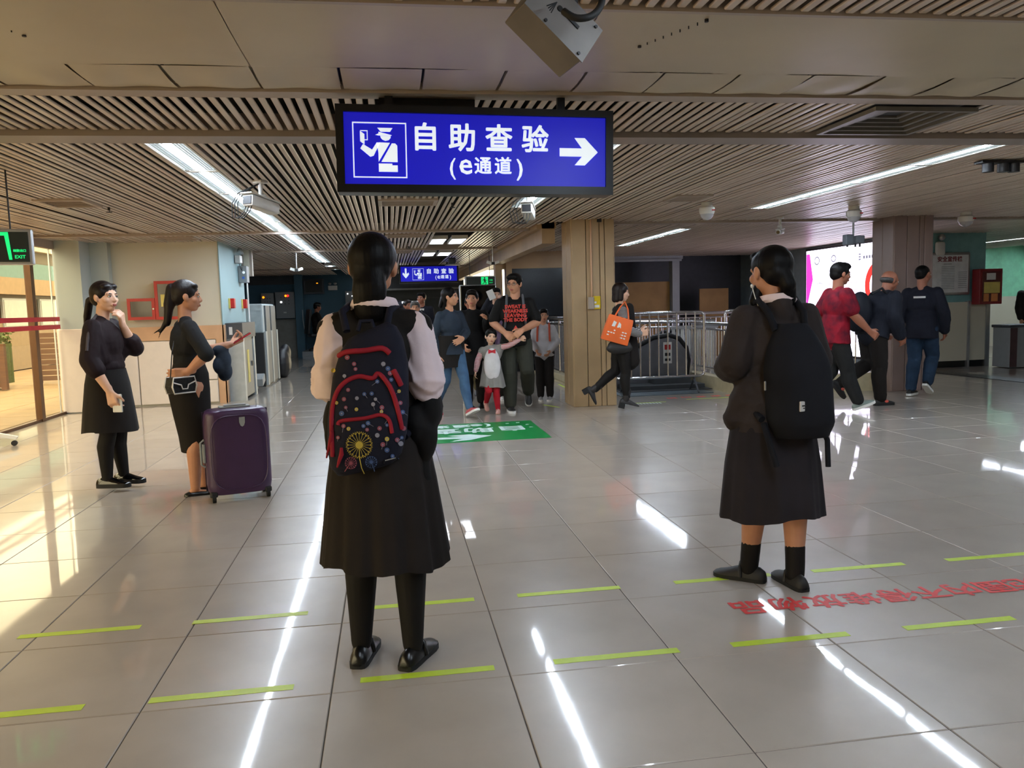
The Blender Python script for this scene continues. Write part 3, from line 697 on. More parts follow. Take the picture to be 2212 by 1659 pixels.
# large stepped diffuser near the right edge
t = thing('air_diffuser', 'large stepped grey air diffuser in the near right slats', 'vent', (4.08, 1.9, ZC))
for k in range(5):
    s = .33-.055*k; b = MB(); z = -.03+.014*k
    for q in ((-s, s, -s, -s+.03), (-s, s, s-.03, s), (-s, -s+.03, -s+.03, s-.03), (s-.03, s, -s+.03, s-.03)):
        b.bb(q[0], q[1], q[2], q[3], z, z+.025)
    b.build('ring', M('diffuser_grey', '#77746f', .4, .3), t)
b = MB(); b.bb(-.34, .34, -.34, .34, .04, .05); b.build('backing', m_dark, t)
for (x, y, lab) in ((-1.82, 5.85, 'small sprinkler head beside the left air vent'), (1.62, 5.75, 'small sprinkler head right of the middle air vent'), (1.3, 11.5, 'small sprinkler head above the distant sign')):
    t = thing('sprinkler', lab, 'sprinkler', (x, y, ZC)); b = MB(); b.cyl((0, 0, -.03), (0, 0, .01), .012); b.build('stem', m_dark, t)
    b = MB(); b.cyl((0, 0, -.05), (0, 0, -.044), .03); b.cyl((0, .012, -.046), (0, .01, -.02), .003); b.build('deflector', m_dark, t)
# twin-arm hanging brackets
for (x, y, L, lab) in ((-.75, 12.6, .32, 'white bracket sensor hanging on a rod over the dark corridor'), (2.85, 12.0, .3, 'white bracket sensor hanging on a rod beside the tan frame')):
    t = thing('hanging_bracket', lab, 'sensor', (x, y, ZC-L)); b = MB(); b.cyl((0, 0, 0), (0, 0, L), .012); b.build('rod', m_alu, t)
    b = MB(); b.bb(-.03, .03, -.03, .03, -.03, .02); b.build('core', m_dark, t)
    for s in (-1, 1):
        b = MB(); b.box((s*.07, 0, -.01), (.09, .05, .05), TR((0, 0, 0), 0, -s*18)); b.build('head', m_whitep, t)
b = None

# ------------------------------------------------------------------ left wall fittings
m_glassdk = M('box_window', '#4a3f3a', .12)
def fire_box(x0, x1, z0, z1, label, win, yy=9.97):
    t = thing('fire_cabinet', label, 'fire cabinet', (0, yy, 0)); b = MB(); b.rbox(((x0+x1)/2, -.07, (z0+z1)/2), (x1-x0, .14, z1-z0), .008); b.build('body', m_red, t)
    b = MB(); f = .045
    for q in ((x0, x1, z1-f, z1), (x0, x1, z0, z0+f), (x0, x0+f, z0+f, z1-f), (x1-f, x1, z0+f, z1-f)): b.bb(q[0], q[1], -.155, -.14, q[2], q[3])
    d = b.build('door', m_red, t)
    b = MB(); b.bb(x0+f, x1-f, -.149, -.143, z0+f, z1-f); b.build('pane', win, d)
    b = MB(); b.cyl((x1-f*.5, -.165, (z0+z1)/2), (x1-f*.5, -.155, (z0+z1)/2), .012); b.build('latch', m_alu, d)
    return t
fire_box(-2.92, -2.53, 1.31, 1.63, 'wide low red fire cabinet with dark window on the left wall', m_glassdk)
t = fire_box(-2.525, -2.07, 1.305, 1.88, 'tall red fire cabinet with yellow notice behind the ponytailed woman', m_glassdk)
b = MB(); b.bb(-2.44, -2.36, -.152, -.150, 1.5, 1.68); b.build('notice', M('yellow_label', '#d9c56a', .6), t)
t = thing('emergency_lamp', 'twin head white emergency lamp on the teal corner wall', 'lamp', (-1.60, 11.3, 2.33), rad(0))
b = MB(); b.rbox((.05, 0, -.06), (.09, .2, .13), .012); b.build('body', m_whitep, t)
for y in (-.07, .07):
    b = MB(); b.lathe([(.02, -.03), (.05, 0), (.055, .03)], 14, mtx=TR((.08, y, .07), 0, 70)); b.build('lamp_head', m_alu, t, smooth=40)
b = MB(); b.tube([(.05, .05, -.12), (.06, .08, -.2), (.07, .15, -.24), (.06, .2, -.15)], .006, 6); b.build('cable', m_rubber, t)
t = thing('control_box', 'grey control box with a white lamp on the teal corner wall', 'control box', (-1.60, 11.6, 2.03)); b = MB(); b.rbox((.07, 0, 0), (.14, .24, .28), .008); b.build('body', m_grey, t)
b = MB(); b.cyl((.09, -.125, .03), (.09, -.118, .03), .022, n=10); b.build('lamp', m_whitesign, t); b = MB(); b.bb(.06, .1, -.124, -.119, -.08, -.04); b.build('label', M('blue_label', '#3a66c0', .5), t)
b = MB(); b.cyl((.1, .1, -.14), (.1, .1, -.85), .014); b.build('conduit', m_whitep, t)
t = thing('duct_panel', 'tall beige duct panel hanging at the corner above the control box', 'duct', (-1.60, 11.85, 2.2)); b = MB(); b.rbox((.09, .05, .06), (.18, .1, .5), .006); b.build('body', m_beam, t); b = MB(); b.rbox((.085, -.005, .06), (.1, .01, .44), .003); b.build('cover', m_cream, t)
for (y, lab) in ((10.62, 'small red and yellow alarm box on the teal corner nearest the cream wall'), (11.75, 'small red alarm bell box on the far edge of the teal corner')):
    t = thing('alarm_box', lab, 'alarm', (-1.605, y, 1.53)); b = MB(); b.rbox((.04, 0, 0), (.08, .12, .16), .01); b.build('body', m_red, t)
    b = MB(); b.bb(.0, .02, -.12, -.062, -.08, .08); b.build('label', M('yellow_label', '#d9c56a', .6), t)

# ------------------------------------------------------------------ turnstile lockers and scanner at the corridor mouth
m_lock = M('cabinet_grey', '#5d6265', .4, .3, var=.06); m_lockl = M('cabinet_light', '#aab0b1', .4, .2)
t = thing('gate_cabinet', 'grey steel gate cabinet against the teal corner', 'gate cabinet', (-1.60, 10.12, 0))
b = MB(); b.bb(.02, .22, .05, 1.1, .04, 1.18); b.build('body', m_lock, t)
for y in (.04, 1.02):
    b = MB(); b.bb(.0, .24, y, y+.13, 0, .98); b.build('post', m_lockl, t)
b = MB(); b.bb(.0, .25, .0, 1.2, .98, 1.22); b.build('top', m_darkgrey, t)
b = MB(); b.bb(.06, .18, .04, .06, 1.05, 1.14); b.bb(.05, .1, -.004, 0, 1.04, 1.16); b.build('card_slot', m_whitep, t)
b = MB(); b.bb(.222, .226, .45, .62, .25, .78); b.build('notice', M('yellow_label', '#d9c56a', .6), t)
b = MB(); b.bb(.22, .25, .8, .86, .5, .58); b.build('handle', m_steel, t)
t = thing('baggage_scanner', 'grey baggage scanner with dark tunnel in the corridor', 'scanner', (-2.1, 12.4, 0))
b = MB(); b.rbox((.2, .9, 1.26), (1.0, 1.5, .55), .03); b.build('hood', M('scanner_grey', '#9aa6a8', .45), t)
b = MB(); b.bb(-.28, .70, .1, 1.7, 0, 1.0); b.build('tunnel', m_dark, t)
for y in (.08, .75, 1.5):
    b = MB(); b.bb(.60, .74, y+.1, y+.25, .02, 1.02); b.build('post', m_lockl, t)
b = MB(); b.bb(.705, .73, .34, .84, .04, 1.5); b.bb(.705, .73, 1.0, 1.6, .04, 1.5); b.build('side_panel', m_lock, t)
b = MB(); b.bb(.1, .34, .138, .15, 1.06, 1.16); b.build('vent', m_black, t)
t = thing('carry_sack', 'dark crumpled sack on the floor behind the scanner', 'sack', (-1.35, 14.6, 0)); bb_ = MB(); bb_.ell((0, 0, .3), (.18, .3, .32)); bb_.ell((.05, .1, .5), (.12, .2, .2)); blob(bb_, 'cloth', m_dark, .02, t)
t = thing('scanner_crate', 'small grey crate at the foot of the baggage scanner', 'crate', (-1.42, 11.75, 0)); b = MB(); b.rbox((0, 0, .2), (.22, .3, .14), .01, 1, TR((0, 0, 0), 15)); b.build('body', m_grey, t); b = MB(); b.bb(-.02, .02, -.16, -.15, .05, .2); b.build('tag', m_whitep, t)
# far corridor cabinets, screen, guard desk
m_amber = M('amber_led', '#ff9a1f', .4, emit=4., ecol='#ff8a10'); m_redled = M('red_led', '#ff2a2a', .4, emit=4., ecol='#ff2020'); m_wled = M('white_led', '#ffffff', .4, emit=3.)
for (x0, x1, z0, z1, lab, leds) in ((-2.84, -2.47, 1.15, 1.95, 'narrow grey control cabinet with amber lamps on the far blue wall', ((.2, .84, m_amber), (.22, .5, m_amber))),
                                    (-2.43, -1.87, 1.18, 1.97, 'wide grey control cabinet with red and amber lamps on the far blue wall', ((.55, .85, m_amber), (.66, .85, m_redled), (.3, .62, m_wled)))):
    t = thing('control_cabinet', lab, 'cabinet', (x0, 22.2, z0)); w = x1-x0; h = z1-z0
    b = MB(); b.rbox((w/2, -.1, h/2), (w, .22, h), .01); b.build('body', m_grey, t)
    b = MB(); b.bb(.02, w-.02, -.218, -.21, .02, h-.02); b.build('door', m_grey, t)
    for (u, v, m) in leds:
        b = MB(); b.cyl((u*w, -.235, v*h), (u*w, -.218, v*h), .03, n=10); b.build('led', m, t)
    b = MB()
    for q in range(9): b.cyl((w*(.3+.2*(q % 3)), -.23, h*(.55+.12*(q//3))), (w*(.3+.2*(q % 3)), -.218, h*(.55+.12*(q//3))), .014, n=8)
    b.build('button', m_dark, t)
    b = MB(); b.bb(w*.4, w*.55, -.225, -.218, h*.2, h*.25); b.build('plate', m_whitep, t)
t = thing('wall_screen', 'dark screen in a grey recess on the far blue wall', 'screen', (-1.3, 22.2, 2.12)); b = MB(); b.bb(-.3, .3, -.1, 0, -.23, .22); b.build('frame', m_darkgrey, t); b = MB(); b.bb(-.25, .25, -.11, -.1, -.18, .18); b.build('glass', m_night, t)
b = MB(); b.bb(.08, .13, -.115, -.11, .08, .1); b.build('led', m_amber, t)
t = thing('emergency_lamp', 'twin head white emergency lamp on the far blue wall', 'lamp', (-.75, 22.28, 2.1)); b = MB(); b.rbox((0, -.05, -.04), (.27, .1, .14), .01); b.build('body', m_whitep, t)
for x in (-.08, .08):
    b = MB(); b.ell((x, -.08, .09), (.05, .05, .04)); b.build('lamp_head', m_alu, t, smooth=60)
t = thing('control_cabinet', 'small grey cabinet on the far blue wall beside the tall girl', 'cabinet', (-.28, 22.28, 1.55)); b = MB(); b.rbox((.12, -.07, .1), (.45, .14, .6), .01); b.build('body', m_grey, t); b = MB(); b.cyl((-.03, -.16, .32), (-.03, -.14, .32), .02, n=8); b.cyl((.1, -.16, .25), (.1, -.14, .25), .015, n=8); b.build('led', m_wled, t)
b = MB(); b.bb(-1.6, .1, 20.8, 22.25, 0, .22); b.bb(-1.5, -1.2, 20.55, 20.8, 0, .1); tag(b.build('guard_platform', m_grey), 'low grey platform under the seated guard', 'platform')
t = thing('guard_desk', 'pale guard desk against the far blue wall', 'desk', (-.6, 21.9, .0))
b = MB(); b.bb(-.2, .75, -.1, .35, .9, .95); b.build('top', m_cream, t); b = MB(); b.bb(.66, .72, -.1, .35, .22, .9); b.bb(-.18, -.12, -.1, .35, .22, .9); b.build('leg', m_grey, t)
t = thing('office_chair', 'black high back office chair under the seated guard', 'chair', (-1.2, 21.25, .22), rad(-70))
b = MB(); b.rbox((0, 0, .45), (.46, .46, .09), .03); b.build('seat', m_dark, t, smooth=40); b = MB(); b.rbox((0, 0, 0), (.44, .07, .72), .03, 2, TR((0, -.25, .85), -8)); b.build('backrest', m_dark, t, smooth=40)
b = MB(); b.tube([(-.2, -.3, .55), (-.22, -.33, .9), (-.2, -.34, 1.2)], .012); b.build('trim', m_alu, t)
b = MB(); b.cyl((0, 0, .1), (0, 0, .42), .03); b.build('column', m_alu, t)
for k in range(5):
    b = MB(); a = 2*PI*k/5; b.cyl((0, 0, .1), (.28*math.cos(a), .28*math.sin(a), .06), .02); b.cyl((.28*math.cos(a), .28*math.sin(a)-.02, .03), (.28*math.cos(a), .28*math.sin(a)+.02, .03), .03); b.build('leg', m_dark, t)
# tall black display panel in the passage
t = thing('display_panel', 'tall black free-standing display panel with rounded white edge in the passage', 'display', (2.62, 12.6, 0))
b = MB(); b.rbox((0, .05, .9), (.72, .08, 1.78), .03); b.build('frame', m_alu, t, smooth=30); b = MB(); b.rbox((0, .0, .9), (.68, .03, 1.74), .012); b.build('screen', M('gloss_black', '#020304', .08), t)
# two glowing screens in the far hall
for (x, lab) in ((.55, 'bright strip light screen far behind the crowd on the left'), (1.5, 'bright strip light screen far behind the crowd on the right')):
    t = thing('service_counter', lab, 'counter', (x, 22.2, 0)); b = MB(); b.bb(-.4, .4, 0, .4, 0, 1.0); b.build('body', m_grey, t); b = MB(); b.bb(-.42, .42, -.01, .02, 1.52, 1.57); b.build('strip', m_sq, t); b = MB(); b.bb(-.42, .42, .02, .06, 1.0, 1.6); b.build('back', m_whitep, t)

FLOORTXT = [(2.44, .44), (2.62, .44), (2.80, .435), (2.97, .435), (3.14, .43), (3.31, .43), (3.475, .43), (3.64, .43), (3.80, .43)]
GREENTXT = [('自', (2.22, 5.97), .36), ('助', (1.84, 5.96), .36), ('查', (1.47, 5.97), .36), ('验', (1.10, 5.97), .36), ('(', (1.99, 6.27), .22), ('e', (1.86, 6.29), .30), ('通', (1.68, 6.30), .2), ('道', (1.44, 6.30), .2), (')', (1.25, 6.27), .22)]
# ------------------------------------------------------------------ pillars
def pillar(label, x0, x1, y0, y1, m_tan=m_tan):
    t = thing('pillar', label, 'pillar', ((x0+x1)/2, (y0+y1)/2, 0)); hx, hy = (x1-x0)/2, (y1-y0)/2
    b = MB(); b.bb(-hx+.015, hx-.015, -hy+.015, hy-.015, 0, 2.5); b.build('core', m_dark, t)
    n = 4; w = 2*hx/n; ws = [0, .42, .62, .72, 1] if True else 0
    cuts = [-hx, -hx+.34*2*hx, -hx+.66*2*hx, -hx+.78*2*hx, hx]
    for k in range(4):
        b = MB(); b.rbox(((cuts[k]+cuts[k+1])/2, -hy+.01, 1.235), (cuts[k+1]-cuts[k]-.008, .03, 2.47), .006, 1); b.build('panel', m_tan, t)
        b = MB(); b.rbox(((cuts[k]+cuts[k+1])/2, hy-.01, 1.235), (cuts[k+1]-cuts[k]-.008, .03, 2.47), .006, 1); b.build('panel', m_tan, t)
    for s in (-1, 1):
        for k in range(2):
            b = MB(); b.rbox((s*(hx-.005), -hy/2+k*hy, 1.235), (.03, hy-.008, 2.47), .006, 1); b.build('panel', m_tan, t)
    return t
t = pillar('tan panelled pillar with a conduit and yellow sticker in the middle of the hall', 3.30, 3.87, 7.5, 8.05)
b = MB(); b.cyl((-.03, -.30, 1.45), (-.03, -.30, 2.47), .011); b.build('conduit', m_band, t)
b = MB(); b.rbox((-.045, -.305, 1.37), (.08, .05, .16), .008); b.build('switch_box', m_beam, t)
b = MB(); b.rbox((.035, -.298, 1.375), (.1, .012, .17), .004); s_ = b.build('sticker', M('yellow_sticker', '#d9b91c', .4), t)
b = MB(); b.bb(.0, .07, -.306, -.304, 1.31, 1.345); b.bb(.0, .03, -.306, -.304, 1.365, 1.39); b.build('print', m_whitep, s_)
b = MB(); b.bb(.06, .12, -.295, -.285, 2.42, 2.46); b.build('clip', m_dark, t)
pillar('mauve-shaded panelled pillar at the right behind the walking men', 7.92, 8.52, 7.55, 8.05, M('mauve_shaded_tan', '#8a7670', .4, var=.08, scale=2.2))  # pillar stands in shade; that shade is put into its mauve colour

# ------------------------------------------------------------------ stainless railings round the stairwell
def railing(label, p0, p1, ztop, zbot, sp=.1, group='stairwell railings', double=True, m=None):
    m = m or m_steel
    p0 = Vector(p0+(0,)); p1 = Vector(p1+(0,)); d = p1-p0; L = d.length; a = math.atan2(d.y, d.x)
    t = thing('railing', label, 'railing', p0, a, group)
    b = MB(); b.cyl((0, 0, ztop), (L, 0, ztop), .032, n=14); b.build('top_rail', m, t, smooth=50)
    if double: b = MB(); b.cyl((0, 0, ztop-.09), (L, 0, ztop-.09), .018, n=10); b.build('mid_rail', m, t, smooth=50)
    b = MB(); b.cyl((0, 0, zbot), (L, 0, zbot), .018, n=10); b.build('bottom_rail', m, t, smooth=50)
    n = int(L/sp); bm_ = MB(); bm_.cyl((0, 0, zbot), (0, 0, ztop-.09), .009, n=6); me = bm_.mesh('baluster', m, 60)
    pm = MB(); pm.cyl((0, 0, zbot-.15), (0, 0, ztop), .022, n=10); pme = pm.mesh('post', m, 50)
    for k in range(n+1):
        x = L*k/n
        ob('post' if k % 12 == 0 or k == n else 'baluster', pme if k % 12 == 0 or k == n else me, t, (x, 0, 0))
    return t
railing('stainless railing running back behind the tan pillar', (3.95, 8.15), (3.95, 13.3), 1.10, .16, .09)
railing('stainless railing along the back of the stairwell', (4.0, 13.3), (9.9, 13.3), 1.10, .16, .12)
railing('stainless railing between the escalator and the far barrier', (4.6, 10.6), (6.4, 10.2), 1.02, .16, .085)
railing('stainless railing on the kerb in front of the light box', (5.95, 7.85), (7.85, 7.85), 1.02, .36, .1, double=False)
railing('stainless railing on the kerb beside the escalator landing', (5.88, 9.9), (5.95, 8.0), 1.0, .3, .1)
kb = MB(); kb.bb(5.78, 7.95, 7.76, 7.96, 0, .26); kb.add([(5.76, 10, 0), (5.78, 7.76, 0), (5.98, 7.76, 0), (5.96, 10, 0), (5.76, 10, .2), (5.78, 7.76, .2), (5.98, 7.76, .2), (5.96, 10, .2)], [(4, 5, 6, 7), (0, 1, 5, 4), (1, 2, 6, 5), (2, 3, 7, 6), (3, 0, 4, 7)])
tag(kb.build('stairwell_kerb', M('kerb_cream', '#b8ad8e', .5, var=.08)), 'low cream kerb round the stairwell under the railings', 'kerb')
kb = MB(); kb.bb(3.86, 4.05, 8.1, 13.4, 0, .13); kb.bb(3.80, 3.86, 8.1, 13.4, 0, .03)
tag(kb.build('stairwell_kerb', M('kerb_cream', '#b8ad8e', .5)), 'low cream kerb under the railing behind the tan pillar', 'kerb')
# escalator ends
def escalator(label, loc):
    t = thing('escalator', label, 'escalator', loc)
    out = [(0, 0), (.06, .22), (.2, .45), (.42, .66), (.7, .80), (.95, .83), (1.12, .77), (1.24, .62), (1.28, .42), (1.25, .2), (1.15, .05)]
    R = TR((0, 0, 0), 90)
    b = MB(); b.prism([(x*.96+.02, z*.95) for x, z in out][::-1], -.05, .05, R); b.build('balustrade', M('escalator_panel', '#6d6e74', .3, .3), t)
    b = MB(); b.tube([(x, 0, z) for x, z in out], .04, 10); b.build('handrail', m_rubber, t, smooth=60)
    b = MB(); b.prism([(1.05, 0), (1.1, .7), (1.3, .62), (1.38, .4), (1.36, .1), (1.28, 0)][::-1], -.35, -.08, R); b.build('newel', m_steel, t)
    b = MB(); b.bb(.1, 1.35, -.5, .5, 0, .08); b.bb(.6, 1.2, -.3, .4, .05, .2); b.build('skirt', m_darkgrey, t)
    return t
t = escalator('grey escalator end with black handrail behind the crowd barrier', (4.36, 9.45, 0))
b = MB(); b.bb(.84, .98, -.056, -.051, .38, .72); s_ = b.build('notice', m_whitep, t)
b = MB(); b.bb(.86, .96, -.059, -.0565, .6, .68); b.build('print', m_red, s_); b = MB(); b.bb(.865, .955, -.059, -.0565, .42, .46); b.bb(.865, .955, -.059, -.0565, .5, .55); b.build('print', m_dark, s_)
t = escalator('second escalator end farther back in the stairwell', (5.2, 11.4, 0))
b = MB(); b.bb(4.2, 5.6, 8.35, 9.5, .0, .012); tag(b.build('landing_plate', M('plate_blue_grey', '#66727a', .35, .6)), 'blue-grey metal landing plate in front of the escalator', 'floor plate')
b = MB(); b.bb(4.3, 5.75, 8.75, 9.4, .012, .02); tag(b.build('landing_mat', m_dark), 'dark mat at the foot of the crowd barrier', 'mat')
for k in range(10):
    x = 5.55+k*.075
    if k == 0: t = thing('white_screen', 'white slatted screen behind the two crowd barriers', 'screen', (5.55, 9.95, 0)); b = MB(); b.bb(-.02, .8, -.02, .02, .9, .95); b.build('top_bar', m_alu, t); b = MB(); b.bb(-.02, .8, -.02, .02, .1, .14); b.build('bottom_bar', m_alu, t)
    b = MB(); b.bb(k*.075, k*.075+.05, -.012, .012, .12, .92); b.build('slat', m_whitep, t)
# crowd barriers
def barrier(label, p0, p1):
    p0 = Vector(p0+(0,)); p1 = Vector(p1+(0,)); d = p1-p0; L = d.length; t = thing('crowd_barrier', label, 'barrier', p0, math.atan2(d.y, d.x), 'crowd barriers')
    z0, z1, r = .24, 1.2, .07; pts = []
    for (cx, cz, a0) in ((L-r, z1-r, 0), (r, z1-r, 90), (r, z0+r, 180), (L-r, z0+r, 270)):
        for a in (0, 30, 60, 90): pts.append((cx+r*math.cos(rad(a0+a)), 0, cz+r*math.sin(rad(a0+a))))
    b = MB(); b.tube(pts, .02, 10, closed=True); b.build('frame', m_steel, t, smooth=60)
    n = int(round(L/.14)); q = MB(); q.cyl((0, 0, z0), (0, 0, z1), .0125, n=8); me = q.mesh('bar', m_steel, 60)
    for k in range(1, n): ob('bar', me, t, (L*k/n, 0, 0))
    for x in (.16, L-.16):
        b = MB(); b.cyl((x, 0, z0), (x, 0, .16), .018); b.tube([(x-.02, -.24, .012), (x, -.02, .18), (x, .02, .18), (x+.02, .24, .012)], .016, 8); b.build('foot', m_darkgrey, t, smooth=50)
    return t
barrier('stainless crowd barrier in front of the escalator beside the orange bag', (4.15, 8.62), (5.56, 8.6))
barrier('stainless crowd barrier turned away behind the right schoolgirl', (6.02, 8.9), (7.5, 8.6))

# ------------------------------------------------------------------ advertising light box on the right wall
m_lb = M('lightbox_white', '#ffffff', .3, emit=5.5, ecol='#ebe6ff'); m_lbp = M('lightbox_magenta', '#e83fd0', .3, emit=1.3, ecol='#f04fd8'); m_lbr = M('lightbox_red', '#ff4a44', .3, emit=1.1, ecol='#ff4a44')
m_lbg = M('lightbox_grey', '#8d8da5', .3, emit=.9, ecol='#9a98b4'); m_lbl = M('lightbox_pale', '#d8d4e6', .3, emit=1.6, ecol='#dcd6ea')
t = thing('light_box', 'bright white advertising light box with a red ring on the right wall', 'light box', (10.1, 13.85, 0))
b = MB(); b.bb(-.04, .015, -3.25, 0, .12, 2.42); b.build('frame', m_black, t)
b = MB(); b.bb(-.05, -.04, -3.2, -.05, .17, 2.37); b.build('face', m_lb, t)
LB = Matrix(((0, 0, -1, -.052), (-1, 0, 0, 0), (0, 1, 0, 0), (0, 0, 0, 1)))      # text x -> -Y, text y -> Z, facing -X
b = MB(); b.prism([(.06, .3), (.30, .75), (.12, 1.2), (.34, 1.75), (.2, 2.3), (.06, 2.3)], 0, .002, LB); b.build('magenta_edge', m_lbp, t)
def ring(b, cx, cy, ro, ri, sx, n=28):
    pts = [(cx+sx*ro*math.cos(2*PI*k/n), cy+ro*math.sin(2*PI*k/n)) for k in range(n)]; q = [(cx+sx*ri*math.cos(2*PI*k/n), cy+ri*math.sin(2*PI*k/n)) for k in range(n)]
    b.add([(x, y, .002) for x, y in pts+q], [(k, (k+1) % n, n+(k+1) % n, n+k) for k in range(n)], LB)
b = MB(); ring(b, 2.72, 1.56, .46, .30, .98); b.build('red_ring', m_lbr, t)
b = MB()
for y in (1.3, 1.45, 1.6): b.bb(-.055, -.052, -2.95, -2.5, y, y+.05)
for z in (1.3, 1.5, 1.72): b.bb(-.055, -.052, -2.74, -2.70, 1.3, 1.75)
b.build('red_print', m_lbr, t)
b = MB(); ring(b, .62, 1.45, .22, .205, 1.25); ring(b, .50, 2.14, .09, .065, 1.2); ring(b, 1.15, 2.15, .075, .05, 1.3)
b.prism([(.72, 1.27), (.8, 1.20), (.83, 1.22), (.75, 1.29)], 0, .002, LB)
for k in range(3): b.prism([(2.05, 2.06+.05*k), (2.12, 2.06+.05*k), (2.12, 2.09+.05*k), (2.05, 2.09+.05*k)], 0, .002, LB)
for k in range(4): b.prism([(2.2+k*.09, 2.08), (2.26+k*.09, 2.08), (2.26+k*.09, 2.14), (2.2+k*.09, 2.14)], 0, .002, LB)
b.prism([(2.78, 2.2), (2.86, 2.12), (2.94, 2.2), (2.88, 2.1), (2.88, 2.03), (2.84, 2.03), (2.84, 2.1)][::-1], 0, .002, LB)
for k in range(5): b.prism([(2.68+k*.08, 1.97), (2.73+k*.08, 1.97), (2.73+k*.08, 2.0), (2.68+k*.08, 2.0)], 0, .002, LB)
b.build('grey_print', m_lbg, t)
b = MB()
for r_ in range(6):
    for k in range(7): b.prism([(.95+k*.19, 1.6-.14*r_), (1.09+k*.19, 1.6-.14*r_), (1.09+k*.19, 1.66-.14*r_), (.95+k*.19, 1.66-.14*r_)], 0, .002, LB)
b.build('pale_print', m_lbl, t)

# ------------------------------------------------------------------ notice board, fire box and bin at the right
t = thing('notice_board', 'silver framed notice board with red heading on the teal wall', 'notice board', (10.95, 10.56, 1.72))
b = MB(); b.rbox((0, 0, 0), (1.06, .05, .78), .04); b.build('frame', m_alu, t, smooth=40); b = MB(); b.bb(-.48, .48, -.034, -.026, -.34, .34); p_ = b.build('poster', M('poster_white', '#dfe3e6', .4), t)
b = MB(); b.text('安全宣传栏', .1, TR((.1, -.037, .26), 90), bold=.003, depth=.001); b.build('heading', M('heading_red', '#7d2f36', .5), p_)
b = MB()
for k in range(14): b.bb(-.06, .2, -.037, -.034, .12-.03*k, .132-.03*k)
for k in range(9): b.bb(.28, .45, -.037, -.034, .02-.035*k, .034-.035*k)
b.bb(-.02, .14, -.037, -.034, .17, .185); b.build('print', M('print_grey', '#a9b2b8', .5), p_)
t = thing('emergency_lamp', 'white emergency lamp above the notice board next to the pillar', 'lamp', (10.86, 10.6, 2.2)); b = MB(); b.rbox((0, -.06, -.02), (.18, .1, .26), .05); b.build('body', m_whitep, t, smooth=40); b = MB(); b.ell((0, -.1, .18), (.06, .06, .06)); b.build('lamp_head', m_alu, t, smooth=60)
t = thing('fire_cabinet', 'shaded red fire cabinet with pale notices at the corner by the bin', 'fire cabinet', (11.75, 10.44, 1.47))
b = MB(); b.rbox((0, 0, 0), (.46, .2, .64), .01); b.build('body', M('shaded_fire_red', '#7f2224', .4), t); b = MB(); b.bb(-.18, .18, -.106, -.1, -.27, .27); d = b.build('door', M('cabinet_window', '#5b2a2a', .15), t)  # red darkened to carry the shade the cabinet stands in
b = MB(); b.bb(-.1, .08, -.112, -.107, .12, .24); b.build('notice', m_whitep, d); b = MB(); b.bb(-.15, .17, -.112, -.107, -.12, .08); b.build('notice', M('yellow_label', '#d9c56a', .6), d); b = MB(); b.bb(-.15, -.05, -.112, -.107, -.27, -.13); b.bb(0, .13, -.112, -.107, -.27, -.13); b.build('extinguisher_print', M('orange_label', '#d98a50', .6), d)
t = thing('litter_bin', 'square steel litter bin with round emblem beside the notice wall', 'bin', (12.1, 10.15, 0)); b = MB(); b.rbox((0, 0, .37), (.54, .42, .72), .012); b.build('body', m_grey, t); b = MB(); b.rbox((0, 0, .75), (.58, .46, .05), .01); b.build('lid', m_darkgrey, t); b = MB(); b.bb(-.27, -.13, -.215, -.21, .02, .72); b.build('side_strip', M('maroon_strip', '#4a3436', .5), t)
b = MB(); n = 16; b.tube([(.08+.05*math.cos(2*PI*k/n), -.214, .46+.05*math.sin(2*PI*k/n)) for k in range(n)], .01, 6, closed=True); b.build('emblem', m_black, t)
b = MB(); b.add([(10.15, 10.6, .001), (10.45, 10.6, .001), (10.75, 7.0, .001), (10.3, 7.0, .001), (10.15, 10.6, .008), (10.45, 10.6, .008), (10.75, 7.0, .008), (10.3, 7.0, .008)], [(4, 7, 6, 5), (0, 4, 5, 1), (1, 5, 6, 2), (2, 6, 7, 3), (3, 7, 4, 0)])
tag(b.build('floor_strip', m_black), 'dark strip across the floor in front of the notice wall', 'floor strip')
t = thing('hand_bell', 'orange alarm hanging on a cord against the green wall', 'alarm', (15.6, 15.4, 1.6)); b = MB(); b.cyl((0, 0, .05), (0, 0, .95), .008); b.build('cord', m_dark, t); b = MB(); b.ell((0, 0, 0), (.06, .05, .07)); b.build('bell', M('orange_label', '#d98a50', .6), t, smooth=60)
t = thing('luggage_trolley', 'dark loaded trolley behind the litter bin', 'trolley', (12.9, 13.2, 0)); b = MB(); b.rbox((0, 0, .6), (.5, .5, .75), .05); b.rbox((.35, .1, .7), (.28, .4, .9), .04); b.build('bag', m_dark, t); b = MB(); b.bb(-.3, .5, -.3, .3, .1, .16); b.build('deck', m_darkgrey, t); b = MB(); b.cyl((-.2, -.3, .06), (-.2, .3, .06), .06); b.cyl((.4, -.3, .06), (.4, .3, .06), .06); b.build('wheel', m_rubber, t)

